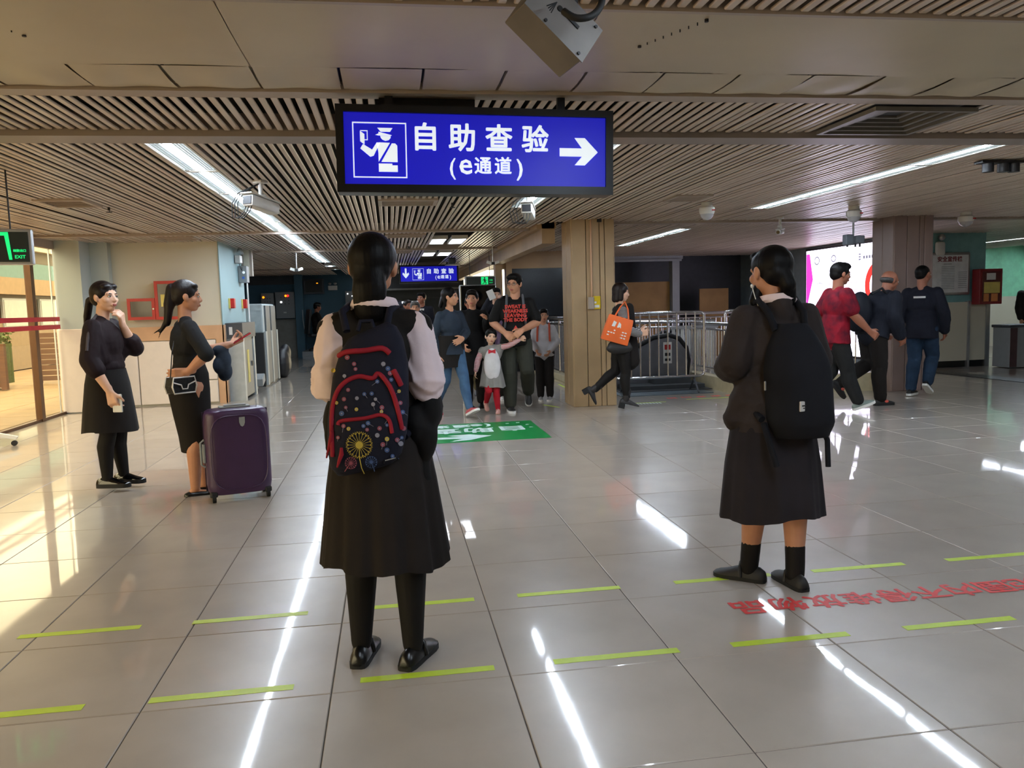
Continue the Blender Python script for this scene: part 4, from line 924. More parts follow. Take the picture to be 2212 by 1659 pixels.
# ------------------------------------------------------------------ markings on the floor
m_tapey = M('yellow_tape', '#b9d22e', .45, var=.06, scale=14)
ords = ['first', 'second', 'third', 'fourth', 'fifth', 'sixth', 'seventh']
for (y, x0s, row) in ((.08, (-.71, .01, .75, 1.48, 2.20, 2.95), 'near'), (.808, (-.73, -.01, .75, 1.455, 2.23, 2.95, 3.69), 'far')):
    for k, x0 in enumerate(x0s):
        b = MB(); w = .021
        n = 10; r = random.Random(int(y*100)+k); up = [(x0+.5*i/n, y+w+r.uniform(-.0012, .0012)) for i in range(n+1)]; dn = [(x0+.5*i/n, y-w+r.uniform(-.0012, .0012)) for i in range(n+1)]
        b.prism(dn+up[::-1], .0004, .0012)
        tag(b.build('floor_tape', m_tapey), '%s yellow floor tape dash from the left in the %s row' % (ords[k], 'nearer' if row == 'near' else 'farther'), 'tape', 'yellow floor dashes')
m_redt = M('red_lettering', '#d4322f', .5)
b = MB()
for ch, (x, y) in zip('品物放堆得不内围范', FLOORTXT): b.text(ch, .155, TR((x, y, .0016), 0, 0, 180), bold=.004, depth=.0001, sx=1.08)
tag(b.build('floor_lettering', m_redt), 'red Chinese lettering upside down on the floor by the right schoolgirl', 'lettering')
m_green = M('floor_green', '#10803f', .35, var=.06); m_fw = M('floor_white', '#c7dcd8', .5)
t = thing('floor_sticker', 'green floor sticker with white arrow and upside-down characters', 'floor sticker', (0, 0, 0))
b = MB(); b.prism([(.62, 5.19), (2.52, 5.19), (2.52, 6.49), (.62, 6.49)], .0004, .0012); b.build('sheet', m_green, t)
b = MB()
for ch, (x, y), s in GREENTXT: b.text(ch, s, TR((x, y, .0018), 0, 0, 180), bold=.01, depth=.0001)
b.prism([(1.36, 5.43), (1.62, 5.41), (1.47, 5.25), (1.69, 5.31), (1.93, 5.52), (1.71, 5.67), (1.47, 5.64), (1.62, 5.52), (1.36, 5.54)], .0014, .002)
for (x, y) in ((2.2, 6.3), (2.33, 6.33), (2.41, 6.15), (2.42, 5.95)): b.prism([(x, y), (x+.04, y+.01), (x+.03, y+.05), (x+.0, y+.04)], .0014, .002)
b.build('print', m_fw, t)
for k, (x0, y0, x1, y1, lab) in enumerate(((4.1, 7.6, 4.6, 7.6, 'thin yellow floor line under the woman with the orange bag'), (4.95, 7.75, 5.6, 7.75, 'thin yellow floor line in front of the crowd barrier'), (3.72, 8.15, 3.74, 10.6, 'yellow floor line along the railing behind the tan pillar'), (2.95, 7.9, 3.1, 7.55, 'short yellow floor dash left of the tan pillar'))):
    d = Vector((x1-x0, y1-y0, 0)); L = d.length; b = MB(); b.bb(0, L, -.02, .02, .0004, .0012); tag(b.build('floor_line', m_tapey, None, None, (x0, y0, 0), math.atan2(d.y, d.x)), lab, 'tape', 'thin yellow lines near the stairwell')
b = MB(); r = random.Random(4)
for k in range(5):
    for q in range(3): b.bb(4.75+k*.22+q*.05, 4.75+k*.22+q*.05+.035, 7.9+r.uniform(0, .05), 8.02+r.uniform(0, .05), .0004, .0012)
tag(b.build('floor_lettering', m_redt), 'faint red floor lettering far off in front of the crowd barrier', 'lettering')
b = MB(); r = random.Random(9)
for k in range(12): b.bb(3.98+k*.045, 3.98+k*.045+.022, 7.46, 7.56, .0004, .0012)
tag(b.build('floor_label', m_fw), 'small white striped label on the floor beside the tan pillar', 'label')

# ------------------------------------------------------------------ purple suitcase
m_pur = M('purple_shell', '#381e42', .38, var=.06, bump=.04, bscale=300)
t = thing('suitcase', 'purple hard shell suitcase on wheels beside the woman with the phone', 'suitcase', (-.245, 3.30, 0), rad(17))
w, d, h = .455, .25, .60
def sring(z, k, dy=0, r=.06):
    n = 40; out = []
    for i in range(n):
        a = 2*PI*i/n; c, s = math.cos(a), math.sin(a); ex = 5
        q = (abs(c)**ex+abs(s)**ex)**(-1/ex); out.append((w/2*k*c*q, dy+d/2*s*q*min(1, k+.1), z))
    return out
b = MB(); b.loft([sring(.05, .80), sring(.056, .90), sring(.075, .965), sring(.12, 1.0), sring(.58, 1.0), sring(.63, .98), sring(.655, .93), sring(.668, .84), sring(.672, .7)]); b.build('shell', m_pur, t, smooth=45)
b = MB(); pts = []
for i in range(40):
    a = 2*PI*i/40; c, s = math.cos(a), math.sin(a); q = (abs(c)**4+abs(s)**4)**(-.25); pts.append((w/2*.86*c*q, -d/2-.004, .36+.27*s*q))
b.tube(pts, .004, 6, closed=True); b.build('front_rib', m_pur, t, smooth=60)
b = MB(); b.bb(-w/2-.004, w/2+.004, .025, .037, .07, .655); b.build('seam', M('purple_dark', '#21122a', .4), t)
b = MB(); b.tube([(-.08, .02, .67), (-.075, .02, .690), (.075, .02, .690), (.08, .02, .67)], .009, 8); b.rbox((0, .05, .678), (.22, .09, .012), .005); b.build('handle', m_grey, t)
b = MB(); b.rbox((-w/2-.008, -.04, .36), (.02, .05, .14), .006); b.rbox((-w/2-.014, -.04, .36), (.018, .035, .09), .005); b.tube([(-w/2-.004, -.05, .26), (-w/2-.03, -.05, .28), (-w/2-.03, -.05, .44), (-w/2-.004, -.05, .46)], .008, 8); b.build('side_handle', m_grey, t)
b = MB(); b.prism([(-.02, .04), (.02, .04), (.02, .0), (.012, -.022), (0, -.03), (-.012, -.022), (-.02, .0)][::-1], 0, .006, TR((.03, -d/2+.002, .575), 90)); b.build('badge', m_grey, t)
for (x, y) in ((-.19, -.1), (.19, -.1), (-.19, .1), (.19, .1)):
    b = MB(); b.cyl((x-.012, y, .033), (x+.012, y, .033), .033, n=16); b.build('wheel', m_rubber, t, smooth=40)
    b = MB(); b.rbox((x, y, .06), (.05, .045, .04), .01); b.build('wheel_fork', m_dark, t)
# base of a rolling stand at the left edge
t = thing('rolling_stand', 'white angled foot of a rolling stand at the left edge', 'stand', (-3.32, 6.5, 0), rad(10))
b = MB(); b.add([(-.35, -.03, .2), (.16, -.03, .07), (.16, .03, .07), (-.35, .03, .2), (-.35, -.03, .25), (.18, -.03, .1), (.18, .03, .1), (-.35, .03, .25)], [(0, 3, 2, 1), (4, 5, 6, 7), (0, 1, 5, 4), (1, 2, 6, 5), (2, 3, 7, 6), (3, 0, 4, 7)]); b.build('leg', m_whitep, t)
b = MB(); b.bb(-.4, .12, -.02, .02, .09, .12); b.build('brace', m_whitep, t); b = MB(); b.cyl((.14, -.015, .03), (.14, .015, .03), .03); b.build('caster', m_dark, t); b = MB(); b.cyl((-.36, 0, .0), (-.36, 0, 1.4), .02); b.build('upright', m_whitep, t)

# ------------------------------------------------------------------ people
m_skin = M('skin', '#c08a6c', .5, var=.05, scale=14, spec=.35)
m_skin_l = M('skin_light', '#d9ac90', .5, var=.04, scale=14, spec=.35)
m_skin_d = M('skin_tan', '#96604a', .5, var=.05, scale=14, spec=.35)
m_hair = M('black_hair', '#080606', .5, var=.25, scale=60, stretch=(1, 1, .06), bump=.2, bscale=90, spec=.16)
m_hairb = M('brown_hair', '#160d0b', .45, var=.3, scale=60, stretch=(1, 1, .06), bump=.25, bscale=90, spec=.25)
m_hairg = M('grey_hair', '#3d3b3a', .5, var=.25, scale=60, bump=.35, bscale=90)
m_eye = M('eye_white', '#d8d2c8', .3); m_iris = M('iris', '#120c0a', .15); m_lip = M('lips', '#9a4a45', .4); m_brow = M('brow', '#1a1210', .7)
def cloth(name, col, rough=.85, var=.1, bump=.12, bs=45, **k): return M(name, col, rough, var=var, scale=7, bump=bump, bscale=bs, spec=.25, **k)
m_blk = cloth('black_cloth', '#1b1715'); m_blk2 = cloth('black_cloth_warm', '#1f1a18'); m_char = cloth('charcoal_cloth', '#2f2a28', var=.12)
m_navy = cloth('navy_cloth', '#1f2a36'); m_tight = cloth('black_tights', '#120f0e', .7, bump=0)
m_shoe = M('black_leather', '#0c0b0b', .28, var=.05, spec=.5); m_shoem = M('black_suede', '#161414', .6)
V = Vector
class Person:
    def __init__(s, label, loc, rz, h, vox=.008, man=False, skin=None, pose=None, hands=None, head=(0, 0, 0), sy=0, ly=0, build=1., yawf=(0, 0), group=None, hk=1.):
        P = dict(pel=(0, 0, .53), chest=(0, .004, .72), neck=(0, -.004, .822), head=(0, .012, .932))
        sw = .106 if man else .091
        P.update(pose or {})
        s.h = h; s.man = man; s.vox = vox; s.rz = rad(rz); s.loc = V(loc); s.k = build
        q = {k: V(v)*h for k, v in P.items()}
        R = Matrix.Rotation(rad(sy), 3, 'Z'); RL = Matrix.Rotation(rad(ly), 3, 'Z')
        for n, g in (('R', 1), ('L', -1)):
            q.setdefault('s'+n, q['neck']+R @ V((g*sw*h, 0, -.030*h)))
            q.setdefault('e'+n, q['s'+n]+V((g*.022*h, -.012*h, -.17*h)))
            q.setdefault('w'+n, q['e'+n]+V((g*.0*h, .045*h, -.145*h)))
            q.setdefault('h'+n, q['pel']+RL @ V((g*.052*h, 0, -.012*h)))
            q.setdefault('k'+n, q['h'+n]+V((g*.0*h, .012*h, -.235*h)))
            q.setdefault('a'+n, V((q['k'+n].x, q['k'+n].y-.02*h, .045*h)))
        s.q = q; s.HM = Matrix.Translation(q['head']) @ Euler((rad(head[1]), rad(head[2]), rad(head[0]))).to_matrix().to_4x4(); s.hs = .0695*h*hk
        s.foot = {'R': (yawf[0] if not hasattr(yawf[0], '__len__') else yawf[0][0], 0 if not hasattr(yawf[0], '__len__') else yawf[0][1]),
                  'L': (yawf[1] if not hasattr(yawf[1], '__len__') else yawf[1][0], 0 if not hasattr(yawf[1], '__len__') else yawf[1][1])}
        b = MB(); s.torso(b, 0)
        H = h
        for n, g in (('R', 1), ('L', -1)):
            s.arm(b, n, 0, 0, 2); s.leg(b, n, 0)
            F = s.footm(n); f = lambda p: F @ (V(p)*H)
            b.cone(f((0, -.015, .026)), f((0, .055, .015)), .014*H, .009*H)
            hd = (hands or {}).get(n, {})
            s.hand(b, n, g, V(hd.get('d', (q['w'+n]-q['e'+n]).normalized()+V((0, .1, -.1)))), V(hd.get('n', (-g, .1, 0))), hd.get('curl', 28), hd.get('thumb', 30))
        s.headshape(b)
        s.o = blob(b, 'person', skin or m_skin, vox, None, 2, .45); s.o.location = loc; s.o.rotation_euler = (0, 0, s.rz)
        tag(s.o, label, 'person', group)
    def W(s, p): return s.loc+Matrix.Rotation(s.rz, 3, 'Z') @ V(p)
    def torso(s, b, d, low=0.):
        h, q, k = s.h, s.q, s.k; m = s.man
        up = (q['neck']-q['pel']).normalized(); hip = (q['hR']-q['hL']).normalized(); shd = (q['sR']-q['sL']).normalized()
        def E(c, r, side):
            y = up.cross(side).normalized(); x = y.cross(up).normalized(); Rm = Matrix((x, y, up)).transposed()
            b.ell(c, (r[0]*h*k+d, r[1]*h*k+d, r[2]*h+d), 20, 12, rot=Rm)
        E(q['pel']+up*.0, (.098 if not m else .094, .07, .085), hip)
        E(q['pel'].lerp(q['chest'], .5), (.080 if not m else .089, .06 if not m else .064, .10), (hip+shd)/2)
        E(q['chest'], (.088 if not m else .102, .066 if not m else .07, .10), shd)
        b.cone(q['sR']-shd*.012*h, q['sL']+shd*.012*h, .030*h+d*.7, .030*h+d*.7, 14)
        b.cone(q['sR']-up*.025*h, q['chest']+shd*.045*h-up*.02*h, .030*h*k+d*.7, .05*h*k+d); b.cone(q['sL']-up*.025*h, q['chest']-shd*.045*h-up*.02*h, .030*h*k+d*.7, .05*h*k+d)
        b.cone(q['neck']+up*.004*h, q['sR']-shd*.02*h, .026*h+d*.5, .026*h+d*.7, 12); b.cone(q['neck']+up*.004*h, q['sL']+shd*.02*h, .026*h+d*.5, .026*h+d*.7, 12)
        if low:
            w0 = q['pel'].lerp(q['chest'], .45); b.drum(w0, q['pel']-up*low*h, ((.084 if not m else .092)*h*k+d, .064*h*k+d), (.104*h*k+d, .080*h*k+d), hip)
    def arm(s, b, n, d, t0, t1, flare=0.):
        h, q = s.h, s.q; S, E, Wp = q['s'+n], q['e'+n], q['w'+n]; mk = 1.12 if s.man else 1.
        ra, rb, rc = .0295*h*mk, .0255*h*mk, .0165*h*mk
        if t0 < 1:
            a = min(t1, 1.); b.cone(S.lerp(E, t0), S.lerp(E, a), ra+(rb-ra)*t0+d, ra+(rb-ra)*a+d+flare*a)
        if t1 > 1:
            a = t1-1; m = min(a, .35); b.cone(E, E.lerp(Wp, m), rb+d+flare, .0265*h*mk+d+flare)
            if a > .35: b.cone(E.lerp(Wp, .35), E.lerp(Wp, a), .0265*h*mk+d+flare, .0265*h*mk+(rc-.0265*h*mk)*(a-.35)/.65+d+flare)
    def leg(s, b, n, d, t1=2., wide=0.):
        h, q = s.h, s.q; Hp, K, A = q['h'+n], q['k'+n], q['a'+n]; k = s.k
        back = V((0, -.012*h, 0))
        a = min(1, t1); b.cone(Hp, Hp.lerp(K, a), .058*h*k+d, .058*h*k+(.037-.058)*h*k*a+d+wide*.5*a, 14)
        if t1 > 1:
            a = t1-1; C1 = K.lerp(A, .3)+back; b.cone(K, C1, .036*h+d+wide*.6, .0365*h+d+wide*.7, 14)
            if a > .3: b.cone(C1, C1.lerp(A, (a-.3)/.7), .0365*h+d+wide*.7, .0365*h+(.0225-.0365)*h*(a-.3)/.7+d+wide, 14)
    def footm(s, n):
        y, p = s.foot[n]; A = s.q['a'+n]
        R = (Euler((0, 0, rad(y))).to_matrix() @ Euler((rad(p), 0, 0)).to_matrix()).to_4x4()
        return Matrix.Translation(A) @ R @ Matrix.Translation((0, 0, -.045*s.h))
    def hand(s, b, n, g, d, nn, curl, th):
        h = s.h; Wp = s.q['w'+n]; d = d.normalized(); nn = (nn-d*nn.dot(d)).normalized(); w = d.cross(nn)*g   # w points to the thumb side
        ax_ = nn.cross(d)
        b.cone(Wp-d*.02*h, Wp+d*.012*h, .0165*h, .0165*h, fl=.8)
        for i in range(4):
            o = w*((1.5-i)*.0125*h); k0 = Wp+d*.004*h+o*.55; k1 = Wp+d*.054*h+o-nn*.002*h*abs(i-1.5)
            b.cone(k0, k1, .0105*h, .0088*h, 10)
            L = (.040, .045, .042, .033)[i]*h; fan = (1.5-i)*.07
            d1 = (d*math.cos(rad(curl))+nn*math.sin(rad(curl))+w*fan).normalized(); d2 = (d*math.cos(rad(curl*2.2))+nn*math.sin(rad(curl*2.2))+w*fan).normalized()
            m = k1+d1*L*.55; b.cone(k1, m, .0063*h, .0056*h, 8); b.cone(m, m+d2*L*.6, .0056*h, .0045*h, 8)
        t0 = Wp+d*.014*h+w*.016*h; t1 = t0+(d*math.cos(rad(th+12))+w*math.sin(rad(th+12))+nn*.25).normalized()*.03*h; t2 = t1+(d+w*math.sin(rad(th))*.6+nn*.45).normalized()*.024*h
        b.cone(t0, t1, .0095*h, .0075*h, 8); b.cone(t1, t2, .0072*h, .0055*h, 8)
    def headshape(s, b):
        k = s.hs; Hm = s.HM
        def E(c, r): b.ell(Hm @ (V(c)*k), [x*k for x in r], 20, 14, rot=Hm.to_3x3())
        def Cn(a, c, ra, rb): b.cone(Hm @ (V(a)*k), Hm @ (V(c)*k), ra*k, rb*k, 12)
        E((0, -.12, .22), (.70, .86, .78)); E((0, .14, -.2), (.60, .66, .74)); E((0, .42, -.72), (.26, .28, .22))
        Cn((-.38, .12, -.5), (-.1, .42, -.74), .2, .2); Cn((.38, .12, -.5), (.1, .42, -.74), .2, .2)
        Cn((0, .70, .12), (0, .86, -.2), .09, .12); E((0, .80, -.25), (.19, .13, .1))
        Cn((-.34, .62, .2), (.34, .62, .2), .12, .12)
        E((.36, .46, -.2), (.24, .24, .22)); E((-.36, .46, -.2), (.24, .24, .22)); E((0, .72, -.53), (.24, .12, .11))
        for g in (1, -1): E((g*.73, -.06, -.02), (.10, .18, .27)); E((g*.68, -.01, -.22), (.08, .1, .12))
        nk = s.q['neck']; hd = Hm @ (V((0, -.2, -.45))*k)
        b.cone(nk-V((0, 0, .02*s.h)), hd, (.038 if s.man else .032)*s.h, (.035 if s.man else .029)*s.h, 16)
    def face(s, glasses=None, mouth=True):
        k = s.hs; Hm = s.HM; par = s.o
        for g in (1, -1):
            b = MB(); b.ell((g*.29*k, .70*k, .04*k), (.135*k, .07*k, .06*k), 12, 8, Hm); e = b.build('eye', m_eye, par, smooth=180)
            b = MB(); b.ell((g*.29*k, .745*k, .04*k), (.065*k, .04*k, .062*k), 10, 8, Hm); b.build('iris', m_iris, e, smooth=180)
            b = MB(); b.tube([Hm @ (V(p)*k) for p in ((g*.13, .765, .075), (g*.29, .765, .105), (g*.43, .67, .06))], .018*k, 6); b.build('eyelid', m_brow, e)
            b = MB(); b.tube([Hm @ (V(p)*k) for p in ((g*.12, .755, .21), (g*.29, .745, .25), (g*.47, .62, .21))], [.02*k, .035*k, .018*k], 6); b.build('eyebrow', m_brow, par, smooth=60)
        if mouth:
            b = MB(); b.ell((0, .815*k, -.50*k), (.2*k, .05*k, .04*k), 12, 6, Hm); b.ell((0, .81*k, -.565*k), (.17*k, .05*k, .045*k), 12, 6, Hm); b.build('lips', m_lip, par, smooth=180)
        if glasses:
            b = MB()
            for g in (1, -1):
                b.tube([Hm @ V((g*.3*k+.2*k*math.cos(a), .86*k, .03*k+.14*k*math.sin(a))) for a in np.linspace(0, 2*PI, 14)[:-1]], .018*k, 6, closed=True)
                b.tube([Hm @ (V(p)*k) for p in ((g*.5, .84, .07), (g*.7, .4, .08), (g*.74, -.05, .06))], .018*k, 6)
            b.tube([Hm @ (V(p)*k) for p in ((-.1, .87, .05), (0, .89, .07), (.1, .87, .05))], .018*k, 6); b.build('glasses', glasses, par)
    def hair(s, style, mat=None, extra=None, vox=None):
        k = s.hs; Hm = s.HM; b = MB()
        def E(c, r): b.ell(Hm @ (V(c)*k), [x*k for x in r], 22, 14, rot=Hm.to_3x3())
        def Cn(a, c, ra, rb, fl=1.): b.cone(Hm @ (V(a)*k), Hm @ (V(c)*k), ra*k, rb*k, 14, fl, Hm.to_3x3() @ V((1, 0, 0)))
        if style != 'bald':
            E((0, -.20, .33), (.80, .90, .84)); E((0, -.5, -.05), (.68, .56, .6)); E((.5, -.05, .35), (.30, .52, .5)); E((-.5, -.05, .35), (.30, .52, .5))
        if style == 'short':
            E((0, .14, .80), (.66, .70, .36)); E((.6, -.12, .12), (.16, .4, .38)); E((-.6, -.12, .12), (.16, .4, .38)); Cn((-.45, .5, .72), (.45, .52, .72), .2, .2)
        if style == 'shaved':
            b = MB(); E((0, -.22, .28), (.73, .83, .76)); E((0, -.5, -.1), (.58, .45, .5))
        if style == 'bald': E((0, -.25, .0), (.80, .80, .42))
        if style == 'bob':
            for g in (1, -1): Cn((g*.6, -.1, .3), (g*.58, -.05, -.75), .26, .24); Cn((g*.4, -.5, .2), (g*.42, -.5, -.85), .34, .3)
            Cn((0, -.62, .2), (0, -.68, -.85), .42, .34); E((0, .42, .52), (.6, .32, .3))
        if style in ('pony', 'ponylow', 'long'):
            for g in (1, -1): E((g*.52, -.15, .22), (.24, .44, .38)); E((g*.3, .38, .72), (.34, .3, .22))
        for (a, c, ra, rb, fl) in (extra or []): Cn(a, c, ra, rb, fl)
        return blob(b, 'hair', mat or m_hair, vox or max(.006, s.vox), s.o, 2, .4)
    def top(s, name, mat, d=.010, sleeve=2., low=0., flare=0., arms=True, vox=None, hood=0., extra=None, wr=.004):
        b = MB(); s.torso(b, d, low)
        if sleeve:
            for n in 'RL': s.arm(b, n, d+.002, 0, sleeve, flare)
        if extra: extra(b)
        return blob(b, name, mat, vox or max(.008, s.vox), s.o, 3, .5, wr)
    def trousers(s, mat, d=.008, wide=.012, t1=1.93, name='trousers', vox=None):
        b = MB(); h = s.h; q = s.q
        b.ell(q['pel']+V((0, 0, .0)), (.1*h*s.k+d, .073*h*s.k+d, .08*h+d), 20, 10)
        for n in 'RL': s.leg(b, n, d, t1, wide)
        return blob(b, name, mat, vox or max(.008, s.vox), s.o, 2, .4, .0035)
    def skirt(s, mat, rings, pleats=0, amp=.0, name='skirt', n=96, seed=1):
        # rings: (z, cx, cy, rx, ry) in metres, top to bottom
        r = random.Random(seed); ph = [r.uniform(-.4, .4) for _ in range(64)]; out = []; inn = []
        zt, zb = rings[0][0], rings[-1][0]
        fine = []
        for i in range(len(rings)-1):
            a, c = rings[i], rings[i+1]
            for t in np.linspace(0, 1, 7)[:-1]: fine.append([a[j]+(c[j]-a[j])*t for j in range(5)])
        fine.append(list(rings[-1]))
        for (z, cx, cy, rx, ry) in fine:
            t = (zt-z)/(zt-zb); ra = []; rb = []
            for k in range(n):
                a = 2*PI*k/n; f = 1+amp*t*(.7*math.sin(pleats*a+ph[0]*3)+.3*math.sin((pleats*2+1)*a+ph[1]*5)+.25*math.sin(3*a+ph[2]*5)) if pleats else 1
                dz = amp*.12*t*math.sin(pleats*.5*a+ph[3]*4)+.012*t*math.sin(2*a+ph[4]*6) if pleats else 0
                ra.append(V((cx+rx*f*math.cos(a), cy+ry*f*math.sin(a), z+dz))); rb.append(V((cx+(rx*f-.006)*math.cos(a), cy+(ry*f-.006)*math.sin(a), z+dz+.001)))
            out.append(ra); inn.append(rb)
        b = MB(); b.loft(inn+out[::-1]); return b.build(name, mat, s.o, smooth=60)
    def shoes(s, mat, kind='shoe', sole=None, which='RL', strap=None, size=1.):
        h = s.h; res = []
        for n in which:
            F = s.footm(n); b = MB(); f = lambda p: F @ (V(p)*h)
            lift = {'loafer': .016, 'boot': .0, 'sneaker': .014}.get(kind, .007)
            z = lift
            ST = ((-.052, .010, .018), (-.048, .017, .031), (-.034, .0215, .041), (-.008, .0232, .045), (.02, .0236, .043), (.045, .0255, .033), (.07, .027, .0245), (.09, .0245, .0195), (.103, .0165, .0145), (.109, .008, .009))
            hf = {'flat': .52, 'boot': 1.0}.get(kind, 1.0)
            rings = []
            for (y, w_, hh_) in ST:
                hh_ = hh_*hf if kind == 'flat' and y < .06 else hh_
                rings.append([f((w_*math.cos(a)*(1-.25*max(0, math.sin(a))**3), y, z+(hh_-z*.5)*max(0, math.sin(a))**.85 if math.sin(a) > 0 else z)) for a in [PI*k/12 for k in range(13)]+[PI+PI*k/5 for k in range(1, 5)]])
            b.loft(rings)
            o = b.build('shoe', mat, s.o, smooth=60); res.append(o)
            if kind == 'boot': sh = MB(); sh.cone(f((0, -.008, .035)), f((0, -.010, .105)), .028*h, .0295*h, 18); sh.build('shaft', mat, o, smooth=60)
            out = [(w_*1.04*h, y*h) for (y, w_, _q) in ST]+[(-w_*1.04*h, y*h) for (y, w_, _q) in reversed(ST)]
            sb = MB(); hh = {'loafer': .02, 'sneaker': .017, 'flat': .006}.get(kind, .012)*h
            if kind == 'boot':
                sb.prism(out, .0, .006*h, F); sb.prism([(x*.85, y) for x, y in out if y < .0], -.04*h, .004*h, F)
            else: sb.prism(out, 0, hh, F)
            sb.build('sole', sole or m_rubber, o, smooth=40)
            if strap is not None:
                st = MB(); st.tube([f((-.024, .02, .012)), f((-.018, .022, .042)), f((0, .024, .052)), f((.018, .022, .042)), f((.024, .02, .012))], .006*h, 8); st.build('strap', strap, o, smooth=60)
        return res
    def place(s, o): o.location = s.loc; o.rotation_euler = (0, 0, s.rz); return o

def PIX(u, v, Y):
    d = ax*((u-1106)/FPX)+ay*((829.5-v)/FPX)+af
    return CAM+d*((Y-CAM.y)/d.y)
def collar(p, mat, r=.055, z=.845, w=.03, cy=-.01, tilt=8):
    b = MB(); n = 24; h = p.h; c = p.q['neck']
    rings = []
    for (dr, dz) in ((0, .012), (.004, .03), (.012, .034), (.024, .008), (.016, -.004)):
        rings.append([V((c.x+(r+dr)*math.cos(2*PI*k/n)*1.08, c.y+cy+(r+dr)*math.sin(2*PI*k/n), c.z+dz+w*.2-.18*(r+dr)*math.sin(2*PI*k/n))) for k in range(n)])
    b.loft(rings+[rings[0]], cap=False); return b.build('collar', mat, p.o, smooth=60)
def item(name, label, cat, p): 
    t = thing(name, label, cat); p.place(t); return t

# ---- 1: schoolgirl in the middle, seen from behind
m_shirt = cloth('pink_white_shirt', '#ead6d9', .8, var=.04, bump=.2, bs=25)
g1 = Person('schoolgirl in black pinafore and white shirt seen from behind in the centre', (.86, .25, 0), 0, 1.635, .006, head=(-10, 4, 2), skin=m_skin,
    pose=dict(eR=(.106, -.035, .668), wR=(.07, .10, .635), eL=(-.102, -.03, .674), wL=(-.065, .11, .65), aL=(-.066, .005, .045), aR=(.055, -.035, .045), kL=(-.056, .01, .285), kR=(.056, -.004, .285)),
    hands={'R': dict(d=(-.4, .8, .2), n=(-.8, -.3, .2), curl=40), 'L': dict(d=(.4, .8, .2), n=(.8, -.3, .2), curl=40)}, yawf=(-27, -12))
g1.hair('ponylow', extra=[((0, -.7, .1), (.05, -.9, -.7), .5, .57, .6), ((.05, -.95, -.7), (.04, -.95, -1.30), .57, .52, .5), ((-.25, -.95, -1.0), (-.34, -.92, -1.52), .22, .12, .8), ((.0, -.95, -1.0), (.02, -.92, -1.60), .22, .12, .8), ((.3, -.95, -1.0), (.36, -.92, -1.48), .22, .12, .8)])
g1.top('shirt', m_shirt, .014, 1.36, flare=.024, vox=.007, wr=.014)
def _vs(b):
    for n, g in (('R', 1), ('L', -1)): b.cone(g1.q['s'+n]+V((g*.012, 0, .0)), g1.q['s'+n]+V((-g*.04, 0, -.03)), .058, .062)
g1.top('vest', cloth('black_vest', '#1b1714'), .030, 0, vox=.008, wr=.003, extra=_vs)
collar(g1, m_shirt, .064, cy=-.02, w=.11)
g1.skirt(m_blk2, [(1.03, 0, 0, .145, .115), (.9, 0, 0, .178, .15), (.7, 0, 0, .21, .175), (.40, 0, 0, .245, .205)], 11, .06, 'pinafore_skirt', n=132)
b = MB()
for n in 'RL': g1.leg(b, n, .003)
blob(b, 'tights', m_tight, .007, g1.o, 2, .4)
g1.shoes(m_shoe, 'shoe', strap=m_shoe)
# backpack with dandelion print
m_bp = cloth('navy_backpack', '#141524', .8, bump=.2); m_bpr = cloth('red_piping', '#8e1a2a', .7, bump=.05)
bp = item('backpack', 'navy backpack with red piping and yellow dandelion print', 'backpack', g1)
BX = -.03; Y0 = -.135
def bw(z): return float(np.interp(z, [.80, .83, .90, 1.0, 1.15, 1.24, 1.285, 1.30], [.105, .128, .142, .145, .135, .112, .085, .05]))
def bd_(z):
    sm = lambda a, b_: 1/(1+math.exp((z-a)/b_)); return float(np.interp(z, [.80, .83, .9, 1.24, 1.285, 1.30], [.06, .09, .10, .095, .075, .04]))+.03*sm(1.14, .012)+.025*sm(1.0, .008)
def bskew(z): return BX+.0+(z-1.05)*.09
def front(x, z):
    w = bw(z); return Y0-bd_(z)*(max(0, 1-min(1, abs((x-bskew(z))/w))**3.6))**(1/3.6)
rings = []
for z in list(np.linspace(.80, .84, 5))+list(np.linspace(.86, 1.22, 37))+list(np.linspace(1.23, 1.30, 9)):
    w, D = bw(z), bd_(z); rg = []
    for k in range(44):
        a = 2*PI*k/44; c, s_ = math.cos(a), math.sin(a); q = (abs(c)**3.6+abs(s_)**3.6)**(-1/3.6)
        rg.append((bskew(z)+w*c*q, Y0-(D*s_*q if s_ > 0 else .02*s_*q), z+.02*(c*q)))
    rings.append(rg)
b = MB(); b.loft(rings); b.build('body', m_bp, bp, smooth=60)
def uvb(u, v):
    P = PIX(u, v, .0); x, z = P.x-.86, P.z
    for _ in range(6):
        zc = z-.02*(x-bskew(z))/bw(z); P = PIX(u, v, .25+front(x, zc)); x, z = P.x-.86, P.z
    return x, z
def onb(u, v, off=.002):
    x, z = uvb(u, v); zc = z-.02*(x-bskew(z))/bw(z); return V((x, front(x, zc)-off, z))
def smoothpath(pts, n=6):
    out = []; P = [pts[0]]+pts+[pts[-1]]
    for i in range(1, len(P)-2):
        for t in np.linspace(0, 1, n)[:-1]:
            out.append(tuple(.5*((2*P[i][j])+(-P[i-1][j]+P[i+1][j])*t+(2*P[i-1][j]-5*P[i][j]+4*P[i+1][j]-P[i+2][j])*t*t+(-P[i-1][j]+3*P[i][j]-3*P[i+1][j]+P[i+2][j])*t**3) for j in (0, 1)))
    return out+[pts[-1]]
